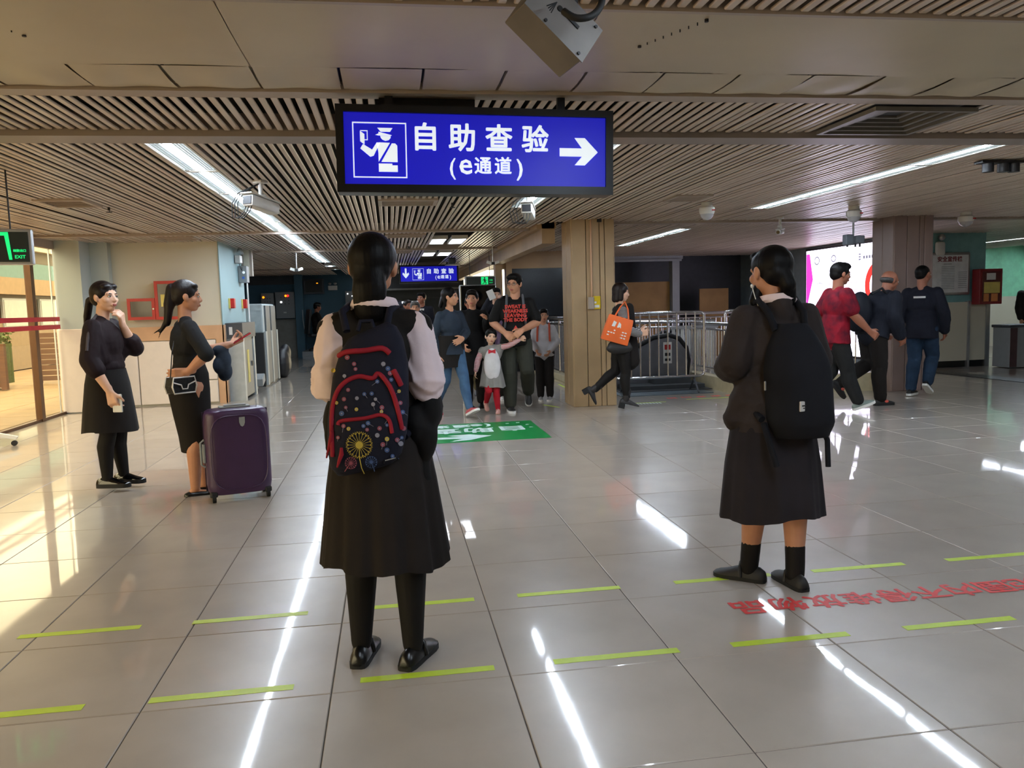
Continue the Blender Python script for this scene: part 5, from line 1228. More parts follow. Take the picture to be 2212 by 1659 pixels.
for pts, r in (([(733, 768), (750, 760), (790, 757), (825, 752), (842, 763)], .010), ([(719, 985), (717, 900), (726, 852), (745, 826), (775, 813), (805, 817), (818, 807), (842, 835), (858, 880), (868, 926)], .0085),
            ([(730, 918), (738, 909), (790, 903), (822, 896), (840, 906), (847, 935)], .007), ([(850, 800), (858, 815), (866, 832)], .010)):
    b = MB(); b.tube([onb(u, v, .003) for u, v in smoothpath(pts)], r, 8); b.build('piping', m_bpr, bp, smooth=60)
for pts in ([(717, 930), (715, 950), (711, 968), (706, 987)], [(738, 966), (738, 980), (733, 995), (729, 1008)]):
    b = MB(); b.tube([onb(u, v, .012) for u, v in pts], [.005, .008, .006, .003], 8); b.build('zip_pull', m_bpr, bp, smooth=60)
pr = {c: M('print_'+c, h_, .8, var=.1) for c, h_ in (('yellow', '#b8a13e'), ('pink', '#8e4a5a'), ('blue', '#3f5684'), ('white', '#8d8c98'))}
PB = {c: MB() for c in pr}
def disc(c, u, v, r, n=10, off=.003):
    if not 712 < u < 885: return
    ct = onb(u, v, off); vs = [ct]+[onb(u+r*math.cos(2*PI*k/n), v+r*math.sin(2*PI*k/n), off) for k in range(n)]
    PB[c].add(vs, [(0, 1+(k+1) % n, 1+k) for k in range(n)])
def line(c, a, b_, r=.0009):
    PB[c].tube([onb(a[0]+(b_[0]-a[0])*t, a[1]+(b_[1]-a[1])*t, .003) for t in (0, .33, .67, 1)], r, 5)
def dandelion(c, u, v, R, n, stem):
    disc(c, u, v, R*.3, 14)
    for k in range(n):
        a = 2*PI*k/n; e = (u+R*.85*math.cos(a), v+R*.85*math.sin(a)); line(c, (u+R*.25*math.cos(a), v+R*.25*math.sin(a)), e, .0008)
        for da in (-.16, 0, .16): line(c, e, (u+R*1.08*math.cos(a+da), v+R*1.08*math.sin(a+da)), .0009)
    for i in range(len(stem)-1): line(c, stem[i], stem[i+1], .0016)
dandelion('yellow', 776, 961, 27, 20, [(776, 968), (777, 990), (781, 1010), (787, 1023)])
dandelion('pink', 758, 1000, 12, 14, [(756, 1002), (750, 1010), (745, 1018)]); dandelion('blue', 802, 998, 12, 14, [(803, 1000), (807, 1010), (809, 1018)])
rr = random.Random(11)
for (u, v) in [(750, 772), (765, 786), (768, 797), (828, 786), (838, 796), (720, 800), (744, 812), (843, 806), (752, 842), (743, 862), (747, 880), (738, 893), (771, 860), (787, 851), (803, 850), (811, 862), (806, 873), (815, 824), (770, 884), (824, 889), (825, 880), (742, 920), (753, 926), (785, 920), (793, 928), (795, 914), (836, 918), (838, 905), (836, 948), (827, 960), (836, 972), (858, 950), (866, 958), (868, 945), (863, 992), (845, 820), (850, 850), (865, 870), (870, 890), (862, 845), (848, 985), (730, 945), (815, 940), (820, 925), (872, 925), (727, 870)]:
    c = rr.choice(('yellow', 'pink', 'blue', 'pink', 'blue', 'white')); disc(c, u, v, rr.uniform(3.8, 5.6)); disc('white', u, v, 1.7, 8, .0038)
    if rr.random() < .45: line('white', (u, v), (u+rr.uniform(-12, 12), v+rr.uniform(5, 14)), .0006)
for c in PB:
    if PB[c].v: PB[c].build(c+'_print', pr[c], bp)['kind'] = 'stuff'
b = MB(); b.add([onb(u, v, .004) for u, v in ((829, 992), (857, 985), (857, 994), (829, 1001))], [(0, 3, 2, 1)]); lb = b.build('brand_patch', m_black, bp)
b = MB()
for k in range(9): b.add([onb(u, v, .005) for u, v in ((832+k*2.6, 995.5-k*.65), (833.7+k*2.6, 995-k*.65), (833.7+k*2.6, 992.6-k*.65), (832+k*2.6, 993-k*.65))], [(0, 1, 2, 3)])
b.build('brand_print', m_whitep, lb)
for g in (1, -1):
    b = MB(); b.tube([(BX+g*.07, -.14, 1.29), (BX+g*.085, -.10, 1.36), (g*.09, -.02, 1.385), (g*.10, .08, 1.33), (g*.105, .14, 1.2), (g*.12, .1, 1.0), (g*.14, -.04, .93), (BX+g*.12, -.15, .9)], .014, 8); b.build('strap', m_bp, bp, smooth=60)
b = MB(); b.tube([(-.15, -.1, .95), (-.175, -.1, .88), (-.19, -.1, .84)], .01, 6); b.build('strap_tail', m_black, bp)
b = MB(); b.tube([(BX-.03, -.16, 1.29), (BX-.02, -.15, 1.325), (BX+.02, -.15, 1.325), (BX+.03, -.16, 1.29)], .008, 8); b.build('grab_loop', m_bp, bp, smooth=60)
jk = item('jacket', 'black jacket bundled at the hip of the central schoolgirl', 'jacket', g1)
b = MB()
for (c, r) in (((.185, -.03, .99), (.055, .09, .09)), ((.165, -.06, .88), (.05, .07, .10)), ((.155, -.05, .76), (.035, .05, .12)), ((.13, -.08, .93), (.05, .06, .08))): b.ell(c, r, 14, 10)
blob(b, 'cloth', cloth('black_jacket', '#121010'), .010, jk, 4, .5, .008)
b = MB(); b.ell((-.17, -.02, .95), (.04, .08, .10), 14, 10); b.cone((-.18, -.05, .9), (-.17, -.04, .78), .03, .02); blob(b, 'cloth', cloth('black_jacket', '#121010'), .010, jk, 4, .5, .008)

# ---- 2: schoolgirl on the right
m_bz = cloth('dark_blazer', '#312a29', .85, bump=.3, bs=22)
g2 = Person('schoolgirl in dark blazer with bare calves seen from behind on the right', (2.69, .70, 0), 0, 1.60, .006, head=(15, -6, 6), skin=m_skin,
    pose=dict(eL=(-.128, -.01, .672), wL=(-.10, .115, .628), eR=(.118, -.015, .668), wR=(.09, .11, .62), aL=(-.060, .04, .045), aR=(.045, -.045, .045), kL=(-.055, .02, .285), kR=(.052, -.01, .285), head=(-.012, .008, .925)),
    hands={'R': dict(d=(-.4, .8, .2), n=(-.8, -.3, .2), curl=40), 'L': dict(d=(.5, .8, .1), n=(.8, -.3, .2), curl=40)}, yawf=(4, 48))
g2.hair('ponylow', extra=[((0, -.75, -.1), (.15, -.9, -.55), .4, .36, .9), ((.15, -.9, -.55), (.42, -.7, -1.1), .36, .32, .8), ((.42, -.7, -1.1), (.75, -.35, -1.35), .3, .2, .8), ((-.3, .25, -.45), (-.42, .35, -1.15), .22, .3, .8)])
def _bzx(b):
    h = g2.h
    b.drum((0, 0, 1.0), (-.01, -.01, .74), (.16, .13), (.20, .165))
    b.cone((-.12, 0, .92), (-.19, .02, .80), .09, .055); b.cone((-.14, -.04, .84), (-.215, .0, .79), .05, .028)
    b.cone((0, -.035, 1.30), (0, -.06, 1.34), .08, .06)
g2.top('blazer', m_bz, .026, 1.42, flare=.012, extra=_bzx, wr=.008)
collar(g2, m_shirt, .062, cy=-.012, w=.13)
g2.skirt(cloth('charcoal_skirt', '#231f23', var=.12), [(.95, -.01, 0, .15, .125), (.8, -.01, 0, .19, .16), (.6, -.01, 0, .222, .185), (.345, -.01, 0, .245, .205)], 9, .05, n=126, seed=4)
b = MB(); h = g2.h
for n in 'RL':
    K, A = g2.q['k'+n], g2.q['a'+n]; b.cone(K.lerp(A, .68)+V((0, -.01, 0)), A+V((0, 0, -.01)), .047, .044)
blob(b, 'socks', m_tight, .007, g2.o, 1, .4)
g2.shoes(m_shoem, 'shoe', strap=m_shoem)
bp = item('backpack', 'large plain black backpack with small white label on the right schoolgirl', 'backpack', g2)
b = MB(); rings = []
for z in np.linspace(.74, 1.25, 30):
    t = (z-.74)/.51; w = .145*(1-.55*max(0, (t-.55)/.45)**1.8)*(.86+.14*min(1, t*8)); D = .155*(1-.6*max(0, (t-.5)/.5)**2)*(.75+.25*min(1, t*8)); rg = []
    for k in range(36):
        a = 2*PI*k/36; c, s_ = math.cos(a), math.sin(a); q = (abs(c)**3+abs(s_)**3)**(-1/3); rg.append((.045-.035*t+w*c*q, -.135-(D*s_*q if s_ > 0 else .02*s_*q), z))
    rings.append(rg)
b.loft(rings); m_bpk = cloth('black_backpack', '#14151b', .9); b.build('body', m_bpk, bp, smooth=60)
b = MB(); P = PIX(1743, 877, .42); b.rbox((0, 0, 0), (.058, .008, .045), .003, 2, TR((P.x-2.69-.012, -.284, P.z), 0, 0, 16)); lb = b.build('label', M('label_white', '#c9c6c4', .6), bp)
LT = TR((P.x-2.69-.012, -.284, P.z), 0, 0, 16); b = MB(); b.bb(-.02, .02, -.006, -.0045, 0, .006, LT); b.bb(-.014, .014, -.006, -.0045, -.010, -.006, LT); b.build('print', m_dark, lb)
b = MB(); P = PIX(1650, 833, .42); b.rbox((P.x-2.69, -.292, P.z), (.009, .006, .04), .003); b.build('zip_pull', m_alu, bp)
b = MB(); b.tube([(.0, -.27, .86), (.1, -.272, .86)], .003, 6); b.build('zip', m_dark, bp)
b = MB(); b.tube([(-.12, -.14, .80), (-.125, -.22, .70), (-.10, -.225, .62)], .015, 8); b.build('strap_tail', m_bpk, bp, smooth=60); b = MB(); b.tube([(.15, -.14, .80), (.155, -.2, .72), (.155, -.21, .60)], .012, 8); b.build('strap_tail', m_bpk, bp, smooth=60)
for g in (1, -1):
    b = MB(); b.tube([(g*.07, -.15, 1.22), (g*.085, -.11, 1.30), (g*.09, -.02, 1.36), (g*.10, .1, 1.3), (g*.115, .14, 1.1), (g*.15, .03, .9), (g*.13, -.14, .82)], .016, 8); b.build('strap', m_bpk, bp, smooth=60)
ep = item('earphone_cable', 'thin white earphone cable at the neck of the right schoolgirl', 'cable', g2)
E0 = PIX(1624, 618, .70)-V((2.69, .70, 0)); b = MB(); b.tube([E0, E0+V((.006, -.02, -.05)), E0+V((.02, -.03, -.10)), E0+V((.028, .0, -.16))], .0022, 6); b.build('wire', m_whitep, ep); b = MB(); b.ell(E0, (.007, .007, .009)); b.build('earbud', m_whitep, ep)

# ---- 3: woman at the left, profile
w1 = Person('woman in loose dark maroon top and black skirt looking right at the far left', (-1.30, 3.86, 0), -100, 1.63, .006, head=(-18, 0, 0), skin=m_skin_l,
    pose=dict(eR=(.135, -.005, .64), wR=(.125, .075, .49), eL=(-.12, .085, .68), wL=(-.04, .075, .795), aL=(-.05, .02, .065), aR=(.05, -.01, .065), head=(0, .02, .932)),
    hands={'R': dict(d=(0, .25, -1), n=(-1, .1, 0), curl=35), 'L': dict(d=(.45, .1, .9), n=(.2, -.8, .3), curl=40)}, yawf=(2, -4))
w1.face(); w1.hair('ponylow', m_hairb, extra=[((0, -.9, .0), (0, -1.4, -.2), .24, .28, .9), ((0, -1.4, -.2), (-.02, -1.75, -1.3), .29, .28, .8), ((-.02, -1.75, -1.3), (0, -1.95, -2.3), .28, .16, .7), ((0, -1.95, -2.3), (0, -2.0, -2.9), .16, .04, .7)])
def _bat(b):
    for n, g in (('R', 1), ('L', -1)): b.cone(w1.q['s'+n]+V((0, 0, -.04)), w1.q['chest']+V((g*.11, 0, -.12)), .07, .09); b.cone(w1.q['chest']+V((g*.1, 0, -.1)), w1.q['e'+n].lerp(w1.q['w'+n], .15), .085, .05)
    b.ell((0, 0, .98), (.165, .13, .10), 20, 10)
m_mar = cloth('dark_maroon_cloth', '#1c0e12', .75)
w1.top('blouse', m_mar, .016, 1.3, flare=.012, extra=_bat)
b = MB(); b.ell((0, 0, .945), (.172, .135, .035), 24, 8); blob(b, 'waistband', cloth('plum_satin', '#3a1524', .4, bump=.05), .008, w1.o, 1)
b = MB(); S = w1.q['sR']; b.tube([w1.q['neck']+V((.03, -.02, .045)), S+V((-.03, .0, .062)), S+V((.02, .005, .05)), S.lerp(w1.q['eR'], .35)+V((.062, .01, .01)), S.lerp(w1.q['eR'], .7)+V((.066, .012, 0))], .012, 8); b.build('shoulder_stripe', cloth('grey_stripe', '#4c4648'), w1.o, smooth=60)
w1.skirt(m_blk, [(.96, 0, 0, .165, .13), (.85, 0, 0, .185, .155), (.66, 0, 0, .205, .18), (.475, 0, 0, .225, .20)], 5, .03, seed=2)
b = MB()
for n in 'RL': w1.leg(b, n, .003)
blob(b, 'tights', m_tight, .007, w1.o, 2, .4)
w1.shoes(M('patent_black', '#0b0a0a', .08, spec=.6), 'loafer')
t = item('phone', 'pale phone in the lowered hand of the woman in maroon', 'phone', w1); Wp = w1.q['wR']; b = MB(); b.rbox((Wp.x-.012, Wp.y+.045, Wp.z-.09), (.012, .075, .14), .004, 1); b.build('body', m_whitep, t)

# ---- 4: woman with the red phone
w2 = Person('woman in tight black dress holding a red phone beside the purple suitcase', (-.60, 3.52, 0), -66, 1.61, .006, head=(-14, -4, 0), skin=m_skin,
    pose=dict(pel=(0, .0, .53), chest=(0, -.006, .72), eR=(.175, .045, .668), wR=(.122, -.028, .59), eL=(-.10, .09, .665), wL=(-.045, .205, .70), aL=(-.05, .045, .04), aR=(.04, -.015, .04), kL=(-.045, .04, .285), kR=(.045, .01, .285)),
    hands={'R': dict(d=(-.35, -.9, -.12), n=(-.8, .3, 0), curl=18), 'L': dict(d=(.1, .85, .45), n=(.3, -.3, .9), curl=50)}, yawf=(-6, -10))
w2.face(); w2.hair('ponylow', m_hairb, extra=[((0, -.55, .75), (0, -1.05, .45), .3, .3, .9), ((0, -1.0, .45), (.05, -1.1, -.6), .42, .46, .8), ((.05, -1.1, -.6), (.1, -1.2, -1.7), .46, .34, .7), ((.1, -1.2, -1.6), (.1, -1.6, -2.35), .3, .14, .7), ((.1, -1.65, -2.25), (.1, -2.15, -2.6), .1, .03, .7), ((.12, -1.5, -2.0), (.14, -1.75, -2.9), .1, .03, .7)])
w2.top('dress_top', cloth('black_ribbed', '#191a1d', .8), .010, 1.02, flare=.004)
w2.skirt(m_blk, [(1.02, 0, .0, .135, .105), (.92, 0, -.0, .163, .135), (.80, 0, -.012, .172, .150), (.62, 0, .0, .158, .135), (.45, 0, .012, .135, .118), (.34, 0, .02, .125, .115)], 3, .015, seed=3)
w2.shoes(m_shoe, 'flat')
b = MB()
for n in 'RL':
    F = w2.footm(n); b.ell(F @ V((0, .125, .03)), (.018, .012, .008))
b.build('shoe_ornament', M('gold_trim', '#9c8a5a', .3, .9), w2.o)
t = item('phone', 'red cased phone held up by the woman in the black dress', 'phone', w2); Wp = w2.q['wL']; R = TR(Wp+V((.02, .085, .045)), 30, 0, -8)
b = MB(); b.rbox((0, 0, 0), (.075, .155, .012), .005, 2, R); b.build('case', M('phone_red', '#b3202c', .35), t); b = MB(); b.rbox((0, 0, .007), (.066, .135, .004), .002, 1, R); b.build('screen', m_night, t)
t = item('denim_jacket', 'blue denim jacket draped over the forearm of the woman with the phone', 'jacket', w2); b = MB(); A = w2.q['eL'].lerp(w2.q['wL'], .6)
for (o_, r) in (((0, 0, -.02), (.06, .07, .05)), ((.02, .02, -.10), (.05, .06, .09)), ((.0, .03, -.19), (.05, .06, .08)), ((.03, -.02, -.14), (.04, .05, .07))): b.ell(A+V(o_), r, 12, 8)
blob(b, 'cloth', cloth('denim', '#2b3440', .85, var=.35), .010, t, 3, .5, .008)
t = item('handbag', 'small black quilted handbag edged in white on the hip of the woman with the phone', 'handbag', w2)
BM = TR((.18, -.10, .86), 0, 0, 24)
b = MB(); b.prism([(-.085, -.06), (.085, -.06), (.10, -.01), (.085, .055), (-.085, .055), (-.10, -.01)][::-1], -.045, .045, BM @ TR((0, 0, 0), 90, 0, 90) @ Matrix.Scale(1, 4)); b.build('body', cloth('quilted', '#141212', .4, bump=.5, bs=30), t)
b = MB()
for sx in (-.047, .047): b.tube([BM @ V((sx, y, z)) for (y, z) in ((-.085, -.06), (.085, -.06), (.10, -.01), (.085, .055), (-.085, .055), (-.10, -.01))], .006, 6, closed=True)
b.tube([BM @ V((.05, -.09, .02)), BM @ V((.052, -.03, .0)), BM @ V((.052, -.02, -.03)), BM @ V((.052, .02, -.03)), BM @ V((.052, .03, .0)), BM @ V((.05, .09, .02))], .005, 6); b.build('white_trim', M('white_piping', '#d6d2cc', .5), t, smooth=60)
b = MB(); b.tube([BM @ V((0, -.08, .05)), (.16, -.14, 1.1), w2.q['sL']+V((.02, -.03, .05)), (.02, .1, 1.15), BM @ V((0, .08, .05))], .004, 6); b.build('strap', m_black, t)

# ---- 5: group coming through the passage
nv = Person('woman in navy top and blue jeans looking right behind the central schoolgirl', (1.66, 7.15, 0), -150, 1.60, .008, head=(35, 0, 0), skin=m_skin,
    pose=dict(eL=(-.135, .02, .655), wL=(-.04, .105, .615), eR=(.13, -.03, .64), wR=(.12, -.01, .49), kL=(-.05, .09, .30), aL=(-.05, .15, .07), kR=(.05, -.02, .285), aR=(.05, -.16, .09)),
    hands={'L': dict(d=(.9, .2, -.35), n=(.1, -1, 0), curl=15)}, yawf=((0, -35), (0, 22)))
nv.face(); nv.hair('ponylow', extra=[((0, -.9, -.1), (.2, -1.1, -.9), .36, .3, .8), ((.5, -.5, -.2), (.45, -.5, -.9), .25, .2, .8)])
nv.top('blouse', cloth('navy_knit', '#27303c'), .010, 1.9, low=.04)
nv.skirt(m_blk, [(1.02, 0, -.03, .195, .145), (.82, 0, -.035, .205, .155), (.62, 0, -.05, .225, .17)], 4, .05, name='cardigan_tail', seed=8)
nv.trousers(cloth('blue_jeans', '#3f5a78', var=.2), .006, .004)
nv.shoes(M('pink_sneaker', '#a8484e', .6), 'sneaker', m_whitep)
bc = Person('person in long black coat walking right behind the navy woman', (2.02, 7.95, 0), 185, 1.58, .011, head=(-20, 0, 0),
    pose=dict(eL=(-.14, .06, .66), wL=(-.09, .15, .74), eR=(.13, .0, .64), wR=(.10, .09, .55)), hands={'L': dict(d=(.3, .3, .9), n=(.8, .2, 0), curl=45)}, yawf=(8, -8))
bc.face(); bc.hair('short'); bc.top('coat', cloth('black_coat', '#0d0c0d'), .03, 1.9, flare=.012); bc.skirt(cloth('black_coat', '#0d0c0d'), [(1.0, 0, 0, .17, .13), (.7, 0, 0, .2, .17), (.45, 0, 0, .22, .19)], 4, .05, name='coat_tail'); bc.trousers(m_blk, .006, .01); bc.shoes(m_shoe)
sc = Person('scout in khaki and yellow shirt with green scarf between the women and the father', (2.13, 9.3, 0), 178, 1.52, .009, skin=m_skin_d, head=(0, 2, 0),
    pose=dict(eR=(.14, .02, .66), wR=(.05, .12, .61), eL=(-.14, .02, .66), wL=(-.04, .12, .60), kR=(.05, .06, .30), aR=(.05, .10, .045), kL=(-.05, 0, .285), aL=(-.05, -.1, .07)), hands={'R': dict(d=(-.8, .5, -.1), n=(0, -.3, -1), curl=40), 'L': dict(d=(.8, .5, -.1), n=(0, -.3, -1), curl=40)}, yawf=(6, (-4, -20)))
sc.face(); sc.hair('short'); sc.top('shirt', cloth('khaki_shirt', '#8b7d55'), .012, 1.0, low=.015)
b = MB()
for n in 'RL': sc.arm(b, n, .016, 0, .75); b.cone(sc.q['s'+n]+V((0, 0, .02)), sc.q['neck']+V((0, .0, -.02)), .045, .03)
blob(b, 'yellow_yoke', cloth('yellow_sleeve', '#b08f2e'), .010, sc.o, 2)
b = MB(); c = sc.q['neck']; b.tube([c+V((-.055, -.02, .0)), c+V((-.04, .05, -.01)), c+V((0, .075, -.05)), c+V((.04, .05, -.01)), c+V((.055, -.02, 0)), c+V((0, -.06, .02))], .018, 8, closed=True); b.tube([c+V((0, .075, -.05)), c+V((.02, .11, -.16)), c+V((.03, .11, -.3))], .011, 6); b.build('scarf', cloth('green_scarf', '#3f8a3a'), sc.o, smooth=60)
sc.trousers(cloth('khaki_trousers', '#6f6549'), .008, .016); sc.shoes(m_shoe)
ph = Person('man in dark suit and red tie holding papers to his face', (2.78, 11.2, 0), 172, 1.67, .010, man=True, skin=m_skin_l, head=(15, 0, 0),
    pose=dict(eR=(.15, .08, .72), wR=(.06, .13, .90), eL=(-.14, -.02, .64), wL=(-.13, .02, .49)), hands={'R': dict(d=(-.3, -.1, 1), n=(-.8, -.5, 0), curl=45)})
ph.face(); ph.hair('short'); ph.top('suit_jacket', cloth('suit_navy', '#12141d'), .02, 1.9); ph.trousers(cloth('suit_navy', '#12141d')); ph.shoes(m_shoe)
b = MB(); c = ph.q['neck']; b.prism([(-.05, .0), (.05, .0), (.0, -.28)][::-1], 0, .012, TR((0, c.y+.105, c.z-.03), 82) @ Matrix.Scale(-1, 4, (0, 0, 1))); b.build('shirt_front', m_whitep, ph.o)
b = MB(); b.tube([c+V((0, .085, -.01)), c+V((0, .125, -.1)), c+V((0, .135, -.28))], [.014, .018, .02], 6); b.build('tie', cloth('red_tie', '#7e2036'), ph.o)
t = item('papers', 'crumpled white papers held up by the man in the red tie', 'papers', ph); Wp = ph.q['wR']; b = MB(); b.rbox((0, 0, 0), (.12, .02, .17), .005, 1, TR(Wp+V((-.02, .06, .06)), 10, 20, 20)); b.build('sheet', m_whitep, t)
mn = Person('man in black printed T-shirt and glasses leading a child by the hand', (2.52, 7.42, 0), 172, 1.76, .007, man=True, skin=m_skin, head=(-24, -4, 0), build=1.04,
    pose=dict(eR=(.165, -.0, .655), wR=(.08, .13, .585), eL=(-.16, .0, .65), wL=(-.045, .14, .60), kR=(.052, .05, .29), aR=(.055, .045, .045), kL=(-.075, .07, .31), aL=(-.085, -.12, .13), pel=(0, 0, .52)),
    hands={'R': dict(d=(-.55, .55, -.5), n=(-.5, -.5, -.6), curl=40), 'L': dict(d=(.5, .5, -.35), n=(.4, -.6, -.5), curl=45)}, yawf=(10, (0, -48)))
mn.face(glasses=m_dark); mn.hair('short'); mn.top('t_shirt', cloth('black_tshirt', '#131212'), .016, .78, low=.035, flare=.016)
c = mn.q['chest']; b = MB()
for k, wd in enumerate(('SWEAT IS', 'WEAKNESS', 'LEAVING', 'THE BODY')): b.text(wd, .062, TR((0, c.y+.155, c.z+.085-.056*k), 90, 0, 180), bold=.003, depth=.002, sx=1.0 if len(wd) > 7 else 1.15)
mbp = b.build('chest_print', M('print_red', '#c0392f', .7), mn.o)
b = MB(); b.prism([(-.03, -.02), (.03, -.02), (0, .03)], 0, .003, TR((0, c.y+.15, c.z-.18), 90, 0, 180)); b.build('logo_print', M('print_red', '#c0392f', .7), mn.o)
mn.trousers(cloth('olive_trousers', '#2f3029'), .014, .026); mn.shoes(m_shoem, 'sneaker', m_whitep)
bp = item('backpack', 'grey strapped backpack on the man in glasses', 'backpack', mn)
for g in (1, -1):
    b = MB(); b.tube([(g*.10, -.10, 1.46), (g*.10, -.01, 1.50), (g*.105, .09, 1.43), (g*.115, .135, 1.28), (g*.135, .10, 1.1), (g*.14, -.08, 1.02)], .016, 8); b.build('strap', cloth('grey_strap', '#5c6066'), bp, smooth=60)
b = MB(); b.rbox((0, -.2, 1.22), (.28, .14, .42), .05, 3); b.build('body', cloth('dark_pack', '#22252a'), bp, smooth=50)
ch = Person('small girl in grey and white dress with red bow and red tights', (2.18, 7.3, 0), 176, 1.08, .0055, skin=m_skin_l, head=(8, 0, -8), 
    pose=dict(chest=(-.01, .0, .70), neck=(-.0, -.004, .79), head=(.0, .012, .905), pel=(0, 0, .50), eL=(-.20, .06, .80), wL=(-.33, .10, .87), eR=(.16, .0, .64), wR=(.19, .01, .51), kR=(.05, .10, .28), aR=(.075, -.05, .13), kL=(-.04, .06, .27), aL=(-.055, .07, .05), sL=(-.105, 0, .775), sR=(.105, 0, .75)),
    hands={'L': dict(d=(-.9, .1, .4), n=(0, -.8, -.3), curl=50)}, yawf=((10, -45), -6), build=1.08, hk=1.24)
ch.face(); ch.hair('pony', extra=[((-.5, -.3, .0), (-.62, -.3, -.9), .22, .12, .8)])
m_st = stripes('red_white_stripe', '#d8d2cf', '#b03a48', .018, 2, .5)
b = MB(); ch.arm(b, 'R', .010, 0, 1.95); ch.arm(b, 'L', .010, 0, 1.95); ch.torso(b, .004); blob(b, 'striped_shirt', m_st, .006, ch.o, 2)
def _dr(b): b.drum((0, 0, .68), (0, .0, .5), (.115, .095), (.135, .115))
ch.skirt(cloth('grey_dress', '#87837f'), [(.60, 0, 0, .118, .10), (.5, 0, 0, .14, .12), (.345, 0, .01, .165, .145)], 9, .06, 'dress_skirt')
ch.top('dress', cloth('grey_dress', '#87837f'), .016, .12, extra=_dr, vox=.007)
b = MB(); b.ell((0, .092, .625), (.105, .06, .215), 20, 14); blob(b, 'white_bib', cloth('white_felt', '#d6d2d4', bump=.05), .007, ch.o, 2)
b = MB(); z = .80
for g in (1, -1): b.add([(0, .125, z-.012), (0, .125, z+.012), (g*.045, .13, z+.028), (g*.045, .13, z-.028), (0, .135, z-.012), (0, .135, z+.012), (g*.045, .14, z+.028), (g*.045, .14, z-.028)], [(0, 1, 2, 3), (4, 7, 6, 5), (0, 4, 5, 1), (1, 5, 6, 2), (2, 6, 7, 3), (3, 7, 4, 0)])
b.ell((0, .138, z), (.014, .01, .016)); b.build('bow', M('bow_red', '#c22030', .5), ch.o)
b = MB()
for n in 'RL': ch.leg(b, n, .006)
blob(b, 'tights', cloth('red_tights', '#a51524', .75, bump=.05), .006, ch.o, 2)
ch.shoes(M('pink_shoe', '#c9958a', .4), 'shoe', M('pink_sole', '#c49a86', .6), strap=M('pink_shoe', '#c9958a', .4))
kd = Person('child in white shirt with orange pack straps behind the man in glasses', (3.08, 8.4, 0), 165, 1.30, .010, head=(15, 0, 0), pose=dict(eL=(-.145, .0, .65), wL=(-.07, .10, .55), eR=(.14, 0, .65), wR=(.08, .1, .56)), yawf=(5, -8))
kd.face(); kd.hair('short'); kd.top('shirt', cloth('white_jersey', '#b9b7bb'), .014, 1.9, low=.04); kd.trousers(m_blk, .008, .014); kd.shoes(M('grey_sneaker', '#8c8a88', .6), 'sneaker', m_whitep)
t = item('backpack', 'orange strapped backpack of the child in white', 'backpack', kd); b = MB(); b.tube([(-.08, -.08, 1.06), (-.08, .02, 1.1), (-.085, .09, 1.0), (-.09, .1, .85)], .014, 8); b.tube([(.08, -.08, 1.06), (.08, .02, 1.1), (.085, .09, 1.0), (.09, .1, .85)], .014, 8); b.build('strap', M('orange_strap', '#b0452a', .7), t); b = MB(); b.rbox((0, -.15, .92), (.22, .12, .3), .04, 2); b.build('body', m_dark, t)
bh_ = Person('person in black trousers and white shoes half hidden behind the man in glasses', (2.57, 8.65, 0), 178, 1.50, .012, yawf=(4, -6)); bh_.face(); bh_.hair('bob'); bh_.top('top', cloth('mauve_top', '#6d5a76'), .014, 1.9); bh_.trousers(m_blk, .008, .02); bh_.shoes(M('white_shoe', '#b9b5b0', .5), 'sneaker', m_whitep)
st = Person('man in dark suit and tie far behind the central schoolgirl', (1.60, 14.3, 0), 178, 1.69, .012, man=True, skin=m_skin_d, head=(-25, 0, 0)); st.face(); st.hair('short'); st.top('suit_jacket', cloth('suit_navy', '#12141d'), .02, 1.9); st.trousers(cloth('suit_navy', '#12141d')); st.shoes(m_shoe)
c = st.q['neck']; b = MB(); b.prism([(-.05, .0), (.05, .0), (.0, -.28)][::-1], 0, .012, TR((0, c.y+.115, c.z-.03), 82) @ Matrix.Scale(-1, 4, (0, 0, 1))); b.build('shirt_front', m_whitep, st.o); b = MB(); b.tube([c+V((0, .095, -.01)), c+V((0, .135, -.1)), c+V((0, .14, -.28))], .014, 6); b.build('tie', m_dark, st.o)
ol = Person('older person with grey hair just over the shoulder of the central schoolgirl', (1.33, 10.2, 0), 178, 1.47, .011, skin=m_skin); ol.face(); ol.hair('short', m_hairg); ol.top('top', m_char, .014, 1.9); ol.trousers(m_blk); ol.shoes(m_shoe)
pk = Person('person with head turned away far behind the older person', (1.27, 12.3, 0), 150, 1.52, .012, skin=m_skin_d, head=(60, 0, 0)); pk.face(); pk.hair('ponylow', m_hairb); pk.top('top', cloth('plum_top', '#4a3a48'), .014, 1.9); pk.trousers(m_blk); pk.shoes(m_shoe)

